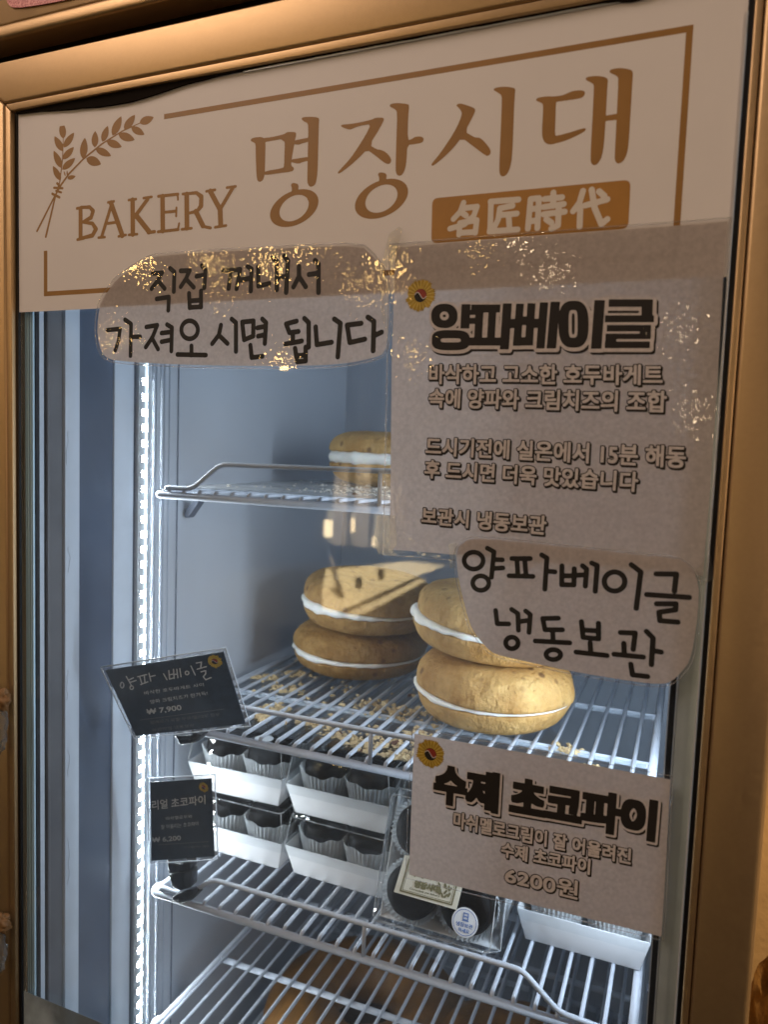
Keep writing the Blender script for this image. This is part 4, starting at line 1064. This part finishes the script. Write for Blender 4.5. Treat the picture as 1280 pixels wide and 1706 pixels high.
# ================================================================== NOTICES on the glass
def emblem(root, pl, c_px, r_px, lift, dark=False):
    c = pl.px(*c_px); e = pl.px(c_px[0] + r_px, c_px[1]); R = math.hypot(e[0] - c[0], e[1] - c[1])
    rnd = random.Random(int(c_px[0]))
    hub = S if True else None
    f = Field((c[0] - R, c[1] - R), (c[0] + R, c[1] + R), R / 40, R * .15)
    n = 22
    for i in range(n):
        a = 2 * math.pi * i / n; L = R * rnd.uniform(.80, 1.0)
        d = (math.cos(a), math.sin(a)); q_ = (-d[1], d[0]); w_ = R * .13
        f.poly([(c[0] + d[0] * R * .2 + q_[0] * w_ * .4, c[1] + d[1] * R * .2 + q_[1] * w_ * .4), (c[0] + d[0] * L * .75 + q_[0] * w_, c[1] + d[1] * L * .75 + q_[1] * w_), (c[0] + d[0] * L + q_[0] * w_ * .6, c[1] + d[1] * L + q_[1] * w_ * .6), (c[0] + d[0] * L * .9, c[1] + d[1] * L * .9), (c[0] + d[0] * L - q_[0] * w_ * .6, c[1] + d[1] * L - q_[1] * w_ * .6), (c[0] + d[0] * L * .75 - q_[0] * w_, c[1] + d[1] * L * .75 - q_[1] * w_), (c[0] + d[0] * R * .2 - q_[0] * w_ * .4, c[1] + d[1] * R * .2 - q_[1] * w_ * .4)])
    em = S(f.mesh('flower_emblem', pl, YELLOW, None, lift), root)
    f = Field((c[0] - R, c[1] - R), (c[0] + R, c[1] + R), R / 40, R * .15)
    for i in range(n):
        a = 2 * math.pi * (i + .5) / n; d = (math.cos(a), math.sin(a))
        f.stroke([(c[0] + d[0] * R * .3, c[1] + d[1] * R * .3), (c[0] + d[0] * R * .78, c[1] + d[1] * R * .78)], [R * .02, R * .05])
    kids = [f.mesh('petal_highlight', pl, YELLOW2, None, lift + .00004)]
    r0 = R * .36
    red = [(c[0] + r0 * math.cos(a), c[1] + r0 * math.sin(a)) for a in [math.pi * i / 20 - .2 for i in range(21)]]
    A0 = red[-1]; B0 = red[0]
    mid = [(A0[0] + (B0[0] - A0[0]) * t + 0, A0[1] + (B0[1] - A0[1]) * t + r0 * .42 * math.sin(2 * math.pi * t)) for t in [k / 14 for k in range(1, 14)]]
    disk = [(c[0] + r0 * 1.06 * math.cos(a), c[1] + r0 * 1.06 * math.sin(a)) for a in [2 * math.pi * i / 36 for i in range(36)]]
    kids.append(sheet('emblem_disc', pl, disk, INK, None, lift + .00008)); kids.append(sheet('emblem_swirl', pl, red + mid, RED, None, lift + .00012))
    wl_ = [A0] + mid + [B0]; f = Field((c[0] - R, c[1] - R), (c[0] + R, c[1] + R), R / 40, 0); f.stroke(wl_, R * .025)
    kids.append(f.mesh('emblem_swirl', pl, PRINTWHITE, None, lift + .00016))
    for k in kids: S(k, root); mw = k.matrix_parent_inverse.copy(); k.parent = em; k.matrix_parent_inverse = Matrix.Identity(4); em_inv = Matrix.Identity(4)
    for k in kids: k.matrix_parent_inverse = em.matrix_basis.inverted()
    return em

def film_rim(root, pl, pts, lift, r=.0005):
    b = MB(); v = [pl.at(u, w_, lift) for u, w_ in pts]; b.tube(v + [v[0]], r, 6); S(b.build('film_rim', FILM_EDGE, None, True), root)
def grow(pts, d):
    """offset an outline outward"""
    n = len(pts); a = sum(pts[i][0] * pts[(i + 1) % n][1] - pts[(i + 1) % n][0] * pts[i][1] for i in range(n)); sg_ = 1 if a > 0 else -1; out = []
    for i in range(n):
        p = Vector(pts[i]); e1 = (p - Vector(pts[i - 1])).normalized(); e2 = (Vector(pts[(i + 1) % n]) - p).normalized()
        n1 = Vector((e1.y, -e1.x)) * sg_; n2 = Vector((e2.y, -e2.x)) * sg_; m_ = (n1 + n2); m_ = m_ / max(.5, m_.length_squared / 2) if m_.length > 1e-6 else n1
        out.append(tuple(p + m_ * d))
    return out
def subdiv(pts, n):
    out = []
    for i in range(len(pts)):
        a = pts[i]; b_ = pts[(i + 1) % len(pts)]
        out += [(a[0] + (b_[0] - a[0]) * k / n, a[1] + (b_[1] - a[1]) * k / n) for k in range(n)]
    return out

def outline_text(root, txt, quad, lift, core=.00045, line=.00062, sh=(.0007, -.0009), spacing=1.0, h=.00035, name='outlined_lettering'):
    f = text_field(DOOR, txt, quad, h, .005, (core + line, core + line), spacing)
    k = max(1, round(core / h)); C = f.square(k)
    o = f.mesh(name, DOOR, INK, None, lift, F=C, off=line, shift=sh); S(o, root)
    S(f.mesh(name, DOOR, INK, None, lift + .00004, F=C, off=line), root)
    S(f.mesh('letter_filling', DOOR, PRINTWHITE, None, lift + .00008, F=C), root)
def heavy_title(root, f, F, lift, out=.0022, sh=(.0016, -.0020)):
    S(f.mesh('title_shadow', DOOR, INK, None, lift, F=F, off=out, shift=sh), root)
    S(f.mesh('title_outline', DOOR, PRINTWHITE, None, lift + .00004, F=F, off=out, shift=(sh[0] * .25, sh[1] * .25)), root)
    S(f.mesh('title_lettering', DOOR, INK, None, lift + .00008, F=F), root)

# --- tall notice
L1 = .0012
n1 = empty('tall_notice', (.40, 0, -.08)); tag(n1, 'tall laminated white notice with a heavy black title and outlined text', 'notice')
pp = [DOOR.px(*p) for p in ((660, 413), (760, 405), (940, 391), (1100, 379), (1213, 370), (1206, 460), (1196, 640), (1184, 820), (1172, 959), (1000, 944), (800, 927), (650, 915), (652, 800), (654, 600))]
S(sheet('paper', DOOR, pp, PAPER, None, L1), n1)
fp_ = [DOOR.px(*p) for p in ((651, 408), (760, 399), (940, 385), (1100, 373), (1220, 364), (1213, 460), (1203, 640), (1190, 820), (1179, 967), (1000, 952), (800, 936), (640, 924), (643, 800), (647, 600))]
S(sheet('laminating_film', DOOR, fp_, FILM, None, L1 + .0007), n1); film_rim(n1, DOOR, fp_, L1 + .0006)
emblem(n1, DOOR, (702, 493), 27, L1 + .00012)
# title drawn from its blocks
ZA = zoomed(700, 480, 5.818); ZB_ = zoomed(900, 480, 5.565)
blocks = []
def rect(z_, x0, y0, x1, y1, dx=0): blocks.append([z_(p) for p in ((x0, y0), (x1, y0), (x1 - dx, y1), (x0 - dx, y1))])
def loop(z_, c, rx, ry, sq=2.0, n=48): return [z_((c[0] + rx * math.copysign(abs(math.cos(a)) ** (2 / sq), math.cos(a)), c[1] + ry * math.copysign(abs(math.sin(a)) ** (2 / sq), math.sin(a)))) for a in [2 * math.pi * i / n for i in range(n)]]
rect(ZA, 410, 160, 497, 395, 12); rect(ZA, 470, 213, 545, 263, 2); rect(ZA, 470, 292, 545, 350, 2)
rect(ZA, 505, 163, 788, 240, 6); rect(ZA, 545, 230, 622, 490, 14); rect(ZA, 670, 235, 746, 490, 14); rect(ZA, 470, 482, 790, 560, 6)
rect(ZA, 810, 152, 897, 597, 30); rect(ZA, 880, 303, 955, 392, 4)
rect(ZA, 938, 155, 1014, 562, 32); rect(ZA, 1048, 150, 1126, 558, 26); rect(ZA, 930, 278, 1110, 362, 4); rect(ZA, 920, 478, 1105, 560, 4)
rect(ZA, 1100, 300, 1170, 390, 4); rect(ZA, 1168, 142, 1249, 588, 36)
rect(ZB_, 104, 130, 192, 562, 38); rect(ZB_, 510, 115, 608, 565, 34)
rect(ZB_, 642, 108, 1052, 178, 2); rect(ZB_, 946, 150, 1050, 262, 2); rect(ZB_, 608, 256, 1062, 320, 2); rect(ZB_, 625, 345, 1034, 405, 2); rect(ZB_, 930, 390, 1034, 475, 4); rect(ZB_, 613, 425, 1028, 476, 2); rect(ZB_, 612, 440, 714, 560, 4); rect(ZB_, 606, 498, 1024, 560, 2)
holes = [loop(ZA, (243, 273), 43, 43), loop(ZA, (305, 509), 97, 20, 4), loop(ZB_, (312, 335), 41, 128, 4)]
solids = [loop(ZA, (243, 273), 128, 118, 2.3), loop(ZA, (305, 508), 184, 98, 3.2), loop(ZB_, (316, 338), 140, 217, 2.7)]
f = poly_field(DOOR, solids, .0004, .006)
A_ = np.array([DOOR.px(*p) for q_ in blocks + solids for p in q_]); f = Field(A_.min(0), A_.max(0), .0004, .006)
for q_ in solids: f.poly([DOOR.px(*p) for p in q_])
H_ = Field(A_.min(0), A_.max(0), .0004, .006)
for q_ in holes: H_.poly([DOOR.px(*p) for p in q_])
f.F = np.maximum(f.F, -H_.F)
for q_ in blocks: f.poly([DOOR.px(*p) for p in q_])
for q_ in (loop(ZA, (243, 273), 15, 14), loop(ZB_, (313, 335), 14, 98, 4)): f.poly([DOOR.px(*p) for p in q_])
heavy_title(n1, f, f.F, L1 + .00012, .0018, (.0015, -.0020))
for txt, q_ in (('바삭하고 고소한 호두바게트', ((715, 605), (1108, 606), (1107, 644), (714, 642))), ('속에 양파와 크림치즈의 조합', ((715, 645), (1115, 649), (1113, 690), (713, 681))),
                ('드시기전에 실온에서 15분 해동', ((710, 726), (1147, 741), (1145, 783), (708, 760))), ('후 드시면 더욱 맛있습니다', ((708, 764), (1068, 784), (1065, 822), (706, 798))),
                ('보관시 냉동보관', ((703, 842), (915, 857), (912, 894), (701, 874)))):
    outline_text(n1, txt, q_, L1 + .00012)

# --- hand cut notice over the sign
L2 = .0012
ZM = zoomed(160, 400, 4.923); ZN = zoomed(400, 400, 4.923)
n2 = empty('cut_notice', (.2, 0, -.02)); tag(n2, 'hand cut laminated notice lettered in black marker, half over the bakery sign', 'notice', 'hand cut notices in black marker')
c2 = [(251.8, 430), (267.7, 427.4), (330, 422), (420, 417.3), (501.6, 413), (603, 409.7), (622, 427), (637.7, 446.7), (646.8, 481), (650.9, 513.7), (648.8, 554.4), (642.7, 589), (623, 597), (582.8, 605.2), (540, 609), (481, 610), (400, 610), (302, 608), (194.5, 602), (174, 594), (166, 574.7), (163, 545), (167, 513.7), (172, 500), (180.3, 487), (196.6, 465), (221, 448.7)]
pp = chaikin([DOOR.px(*p) for p in c2], 1)
S(sheet('paper', DOOR, pp, PAPER2, None, L2), n2)
g = grow(pp, .0019); S(sheet('laminating_film', DOOR, g, FILM, None, L2 + .0007), n2); film_rim(n2, DOOR, g, L2 + .0006)
def rp(z_, c, rx, ry): return [z_(p) for p in ring_pts(c, rx, ry, 26)]
def zs_(z_, pts): return [z_(p) for p in pts]
rM = .00186
s1 = [[(472, 276), (550, 271), (515, 332), (463, 402)], [(515, 335), (570, 400)], [(615, 235), (650, 265), (645, 425)], [(505, 485), (605, 470), (600, 578)],
      [(702, 255), (775, 253), (745, 320), (702, 385)], [(745, 322), (808, 390)], [(832, 300), (890, 290)], [(875, 212), (905, 250), (895, 395)], [(770, 440), (776, 558)], [(775, 555), (870, 550)], [(868, 420), (868, 552)], [(775, 502), (868, 495)],
      [(1050, 255), (1115, 245), (1095, 400)], [(1130, 250), (1190, 243), (1160, 402)], [(1200, 332), (1268, 318)],
      [(100, 740), (205, 730), (192, 830), (165, 905)], [(245, 655), (295, 690), (290, 950)], [(290, 795), (370, 795)],
      [(420, 715), (510, 700), (470, 800), (415, 880)], [(465, 802), (516, 896)], [(590, 695), (630, 720), (625, 912)], [(545, 765), (625, 755)], [(545, 836), (625, 820)],
      [(790, 870), (790, 945)], [(675, 940), (908, 945)], [(1032, 700), (1015, 780), (960, 852)], [(1020, 787), (1085, 850)], [(1120, 650), (1155, 680), (1155, 915)]]
s2 = [[(70, 220), (100, 240), (95, 420)], [(5, 330), (92, 315)], [(155, 225), (157, 380), (245, 360)], [(275, 148), (310, 180), (308, 410)], [(370, 135), (400, 175), (385, 432)], [(310, 310), (395, 300)],
      [(490, 220), (490, 300), (445, 387)], [(490, 302), (545, 385)], [(572, 285), (650, 275)], [(622, 170), (650, 200), (650, 432)],
      [(25, 675), (40, 820), (115, 790), (117, 665), (25, 675)], [(190, 650), (220, 680), (210, 850)], [(150, 722), (215, 710)], [(155, 790), (210, 780)], [(92, 865), (102, 965), (190, 955)],
      [(470, 667), (385, 690), (412, 762), (485, 752)], [(440, 765), (440, 835)], [(380, 855), (512, 830)], [(535, 645), (570, 680), (570, 880)], [(458, 890), (476, 1000), (545, 993), (545, 880)], [(470, 950), (545, 945)],
      [(627, 715), (637, 860), (757, 840)], [(780, 650), (830, 685), (808, 960)], [(1000, 685), (885, 700), (907, 842), (1030, 815)], [(1055, 635), (1105, 670), (1098, 910)], [(1100, 790), (1167, 758)]]
st = [(zs_(ZM, p), rM) for p in s1] + [(rp(ZM, (775, 738), 68, 74), rM)] + [(zs_(ZN, p), rM) for p in s2]
S(stroke_field(DOOR, st, .0004).mesh('marker_lettering', DOOR, MARKER, None, L2 + .00012), n2)

# --- hand cut notice over the front bagels
L3 = .0032
ZP = zoomed(750, 890, 5.818); ZQ = zoomed(950, 910, 5.565)
n3 = empty('cut_notice', (.46, 0, -.19)); tag(n3, 'hand cut laminated notice lettered in black marker, over the front stack of bagels', 'notice', 'hand cut notices in black marker')
c3 = [(784.4, 897.7), (810, 897), (870, 903), (970, 914), (1057.8, 923.5), (1129.7, 930.7), (1149.5, 942), (1165.6, 969), (1163.8, 1017.8), (1156.6, 1071.7), (1149.5, 1100.5), (1136.9, 1116.6), (1120.7, 1132.8), (1102.7, 1138), (1057.8, 1133.6), (950, 1115.7), (887.5, 1102), (827.3, 1088.4), (813.6, 1078), (796, 1057), (784.4, 1036), (769, 976), (763, 938), (763.7, 917.5), (772.3, 905.5)]
pp = chaikin([DOOR.px(*p) for p in c3], 1)
S(sheet('paper', DOOR, pp, PAPER2, None, L3), n3)
g = grow(pp, .0016); S(sheet('laminating_film', DOOR, g, FILM, None, L3 + .0007), n3); film_rim(n3, DOOR, g, L3 + .0006, .0004)
s3 = [[(375, 130), (440, 165), (415, 410)], [(440, 240), (520, 242)], [(435, 326), (525, 320)], [(612, 230), (790, 230)], [(660, 235), (670, 385)], [(735, 235), (748, 385)], [(585, 396), (815, 402)], [(900, 195), (950, 225), (930, 525)], [(960, 352), (1027, 358)],
      [(1096, 300), (1092, 482), (1210, 484), (1215, 328)], [(1098, 396), (1212, 396)],
      [(455, 730), (470, 858), (582, 860)], [(610, 720), (670, 760), (675, 920)], [(745, 735), (790, 770), (777, 942)], [(675, 838), (780, 826)],
      [(1060, 804), (910, 808), (932, 916), (1100, 916)], [(1005, 920), (1010, 1022)], [(838, 1024), (1170, 1042)]]
s4 = [[(72, 262), (160, 258)], [(125, 175), (162, 205), (150, 362)], [(210, 150), (260, 172), (242, 410)], [(575, 165), (662, 232), (620, 567)], [(805, 250), (990, 252), (972, 408)], [(717, 440), (1108, 466)], [(808, 525), (985, 525), (982, 580), (830, 603), (838, 680), (1003, 694)],
      [(115, 690), (130, 835), (272, 848), (272, 705)], [(130, 767), (270, 775)], [(195, 885), (200, 975)], [(65, 970), (350, 1002)], [(475, 790), (610, 795), (592, 945)], [(505, 890), (510, 985)], [(415, 990), (685, 1016)], [(715, 780), (775, 840), (760, 1085)], [(775, 957), (850, 970)], [(570, 1082), (586, 1180), (725, 1195)]]
rQ = .00162
st = [(zs_(ZP, p), rQ) for p in s3] + [(rp(ZP, (243, 250), 92, 82), rQ), (rp(ZP, (312, 467), 78, 70), rQ), (rp(ZP, (612, 1043), 60, 56), rQ), (rp(ZP, (1012, 1155), 70, 48), rQ)] + [(zs_(ZQ, p), rQ) for p in s4] + [(rp(ZQ, (420, 320), 95, 88), rQ)]
S(stroke_field(DOOR, st, .0004).mesh('marker_lettering', DOOR, MARKER, None, L3 + .00012), n3)

# --- price notice for the chocolate pies
L4 = .0016
n4 = empty('price_notice', (.44, 0, -.33)); tag(n4, 'laminated price notice with a flower emblem, low on the glass over the pies', 'notice')
pp = [DOOR.px(*p) for p in ((692, 1221), (900, 1257), (1118, 1297), (1111, 1430), (1103, 1558), (900, 1508), (683, 1455), (687, 1340))]
S(sheet('paper', DOOR, pp, PAPER, None, L4), n4)
g = [DOOR.px(*p) for p in ((689, 1212), (900, 1249), (1122, 1291), (1115, 1430), (1107, 1564), (900, 1514), (678, 1460), (682, 1340))]
S(sheet('laminating_film', DOOR, g, FILM, None, L4 + .0007), n4); film_rim(n4, DOOR, g, L4 + .0006, .0004)
emblem(n4, DOOR, (719, 1255), 26, L4 + .00012)
f = text_field(DOOR, '수제 초코파이', ((725, 1267), (1099, 1332), (1093, 1402), (722, 1336)),   .0004, .007, (.0018, .0018), .95)
heavy_title(n4, f, f.square(4), L4 + .00012, .0011, (.0013, -.0016))
for txt, q_ in (('마쉬멜로크림이 잘 어울려진', ((757, 1348), (1055, 1411), (1053, 1440), (755, 1378))), ('수제 초코파이', ((836, 1398), (987, 1428), (985, 1457), (834, 1426)))):
    outline_text(n4, txt, q_, L4 + .00012, .00035, .00050, (.0006, -.0008))
outline_text(n4, '6200원', ((843, 1439), (967, 1464), (965, 1499), (840, 1469)), L4 + .00012, .00035, .00055, (.0005, -.0006), h=.0003)

# --- bits of tape
def tape(pts, lift, label):
    o = sheet('clear_tape', DOOR, [DOOR.px(*p) for p in pts], TAPE, None, lift, .0003); tag(o, label, 'tape', 'bits of clear tape on the door')
tape(((652, 392), (668, 380), (674, 384), (664, 418), (640, 460), (642, 500), (648, 560), (638, 520), (640, 440)), .0034, 'clear tape at the upper left corner of the tall notice')
tape(((632, 860), (662, 858), (664, 905), (654, 924), (634, 922), (626, 900)), .0036, 'clear tape at the lower left corner of the tall notice')
tape(((1160, 948), (1184, 920), (1188, 950), (1186, 964), (1170, 974)), .0058, 'clear tape at the lower right corner of the tall notice')
tape(((752, 905), (766, 903), (764, 945), (754, 945)), .0060, 'clear tape by the upper left corner of the lower cut notice')

# ================================================================== PRICE CARDS in the freezer
def world_at(px, y):
    d = ray(*px); return CAM_P + d * ((y - CAM_P.y) / d.y)
def card(corners, ys, label, group):
    Pw = [world_at(c_, y) for c_, y in zip(corners, ys)]
    O = (Pw[0] + Pw[1] + Pw[2] + Pw[3]) / 4; U = (Pw[1] + Pw[2] - Pw[0] - Pw[3]); V = (Pw[0] + Pw[1] - Pw[2] - Pw[3])
    pl = Plane(O, U, V); root = empty('price_card', O); tag(root, label, 'price card', group)
    q_ = [pl.px(*c_) for c_ in corners]; S(sheet('card', pl, q_, CARD, None, 0, .0006), root)
    g_ = grow(q_, .0038); S(sheet('laminating_film', pl, g_, CARDFILM, None, -.0009), root)
    b = MB(); v = [pl.at(u, w_, -.0008) for u, w_ in g_]; b.tube(v + [v[0]], .0007, 6); S(b.build('film_rim', PALEPL, None, True), root)
    return root, pl
cg = 'black price cards in the freezer'
c1 = [(175, 1117), (372, 1086), (409, 1206), (226, 1226)]
k1, pl1 = card(c1, (.066, .090, .118, .096), 'black price card with chalk writing, clipped beside the bagel shelf', cg)
def chalk(root, pl, txt, quad, mt, th, h=.0003, name='chalk_writing'):
    f = text_field(pl, txt, quad, h, .002); S(f.mesh(name, pl, mt, None, .00015, off=th), root)
ZK = zoomed(150, 1070, 4.5714)
hand = [[(560, 240), (585, 285)], [(600, 215), (605, 280), (640, 270)], [(635, 205), (640, 275)], [(603, 248), (637, 240)], [(645, 245), (665, 240)], [(660, 205), (668, 270)], [(683, 200), (692, 262)],
        [(768, 180), (800, 248)], [(808, 158), (848, 150), (842, 195)], [(815, 205), (885, 185)], [(845, 225), (880, 215), (880, 240), (862, 262), (880, 285), (922, 268)],
        [(275, 260), (315, 330)], [(298, 285), (330, 270)], [(305, 305), (350, 290)], [(362, 262), (430, 245)], [(378, 265), (395, 318)], [(412, 255), (418, 310)], [(385, 322), (440, 300)], [(448, 235), (462, 295)], [(455, 262), (495, 252)]]
st = [([ZK(p) for p in s_], .00062) for s_ in hand] + [([ZK(p) for p in ring_pts((243, 326), 13, 22, 14)], .0006), ([ZK(p) for p in ring_pts((316, 345), 13, 14, 14)], .0006), ([ZK(p) for p in ring_pts((738, 233), 14, 14, 14)], .0006)]
S(stroke_field(pl1, st, .0003, .001).mesh('chalk_writing', pl1, CHALK, None, .00015), k1)
chalk(k1, pl1, '바삭한 호두바게트 사이', [ZK(p) for p in ((408, 372), (862, 308), (868, 334), (414, 402))], CHALK, .00002)
chalk(k1, pl1, '양파 크림치즈가 한가득!', [ZK(p) for p in ((452, 440), (890, 372), (898, 402), (460, 470))], CHALK, .00002)
chalk(k1, pl1, '₩ 7,900', [ZK(p) for p in ((428, 510), (690, 474), (698, 520), (436, 556))], CHALK, .00018)
S(stroke_field(pl1, [([ZK((380, 592)), ZK((1020, 508))], .0003)], .0003, .001).mesh('ruled_line', pl1, FAINT, None, .00015), k1)
chalk(k1, pl1, '알레르기 유발 우유/밀/대두 함유', [ZK(p) for p in ((456, 598), (985, 535), (990, 560), (460, 625))], FAINT, .00002)
chalk(k1, pl1, '보관방법 냉동보관', [ZK(p) for p in ((470, 655), (790, 618), (795, 642), (475, 680))], FAINT, .00002)
emblem(k1, pl1, ZK((950, 144)), 14, .0004)
c2_ = [(250, 1303), (352, 1297), (357, 1427), (252, 1434)]
k2, pl2 = card(c2_, (.118, .118, .130, .130), 'black price card with chalk writing, clipped beside the chocolate pies', cg)
ZL = zoomed(230, 1280, 7.42)
chalk(k2, pl2, '리얼 초코파이', [ZL(p) for p in ((168, 400), (828, 330), (832, 440), (174, 515))], CHALK, .00022)
chalk(k2, pl2, '마쉬멜로우와', [ZL(p) for p in ((340, 600), (668, 570), (670, 612), (344, 642))], CHALK, .00002)
chalk(k2, pl2, '잘 어울리는 초코파이', [ZL(p) for p in ((280, 700), (745, 655), (748, 705), (284, 755))], CHALK, .00002)
chalk(k2, pl2, '₩ 6,200', [ZL(p) for p in ((175, 855), (525, 828), (528, 895), (178, 925))], CHALK, .00018)
S(stroke_field(pl2, [([ZL((250, 945)), ZL((870, 905))], .0003)], .0003, .001).mesh('ruled_line', pl2, FAINT, None, .00015), k2)
chalk(k2, pl2, '우유/밀/대두 함유', [ZL(p) for p in ((560, 960), (880, 945), (882, 975), (562, 992))], FAINT, .00002)
emblem(k2, pl2, ZL((812, 232)), 8.5, .0004)

# clips that hold the cards to the guard rails
def clip(px_list, y, label, thick=.012):
    t = empty('card_clip', world_at(px_list[0][1][0], y)); tag(t, label, 'clip', 'black plastic clips holding the price cards')
    for name, pts in px_list:
        b = MB(); v = [world_at(p, y) for p in pts]; b.prism([(p.x, p.z) for p in v], y - thick / 2, y + thick / 2)
        o = b.build(name, CLIP, None, bevel=.0012); bm = bmesh.new(); bm.from_mesh(o.data); bmesh.ops.recalc_face_normals(bm, faces=bm.faces); bm.to_mesh(o.data); bm.free(); S(o, t)
    return t
ZR = zoomed(230, 1280, 7.42)
clip([('clip_jaw', [ZR(p) for p in ((398, 1040), (430, 1130), (560, 1150), (640, 1110), (610, 1005), (680, 1130), (690, 1215), (420, 1275), (405, 1180))]),
      ('clip_body', [ZR(p) for p in ((420, 1285), (688, 1225), (702, 1275), (690, 1440), (560, 1480), (470, 1440), (425, 1320))]),
      ('clip_foot', [ZR(p) for p in ((455, 1560), (530, 1510), (720, 1480), (770, 1530), (700, 1600), (560, 1640), (470, 1610))])], .146, 'black clip on the guard rail by the chocolate pies')
ZS = zoomed(150, 1070, 4.5714)
clip([('clip_jaw', [ZS(p) for p in ((665, 680), (700, 700), (800, 690), (790, 640), (835, 680), (880, 685), (875, 705), (700, 740), (680, 715))]),
      ('clip_body', [ZS(p) for p in ((690, 735), (860, 700), (850, 740), (790, 760), (715, 770))])], .135, 'black clip on the guard rail by the bagel shelf')

# added blobs standing in for reflections at the left edge of the frame
for cpx, lab in (((2, 1165), 'upper of two small brown wrapped buns at the left edge of the door'), ((2, 1538), 'lower of two small brown wrapped buns at the left edge of the door')):
    Pb = world_at(cpx, -.016); t = empty('wrapped_bun', Pb); tag(t, lab, 'bun', 'wrapped buns beside the door')
    S(blob('bun', tuple(Pb), (.0085, .006, .0088), MATS.get('bun_wrap') or mat('bun_wrap', (.30, .16, .06), .6, var=.4, vscale=60), .5, 12), t)
    S(blob('bag', (Pb.x - .0035, Pb.y, Pb.z - .026), (.0075, .005, .0215), STREAK_CLEAR, .5, 14), t)
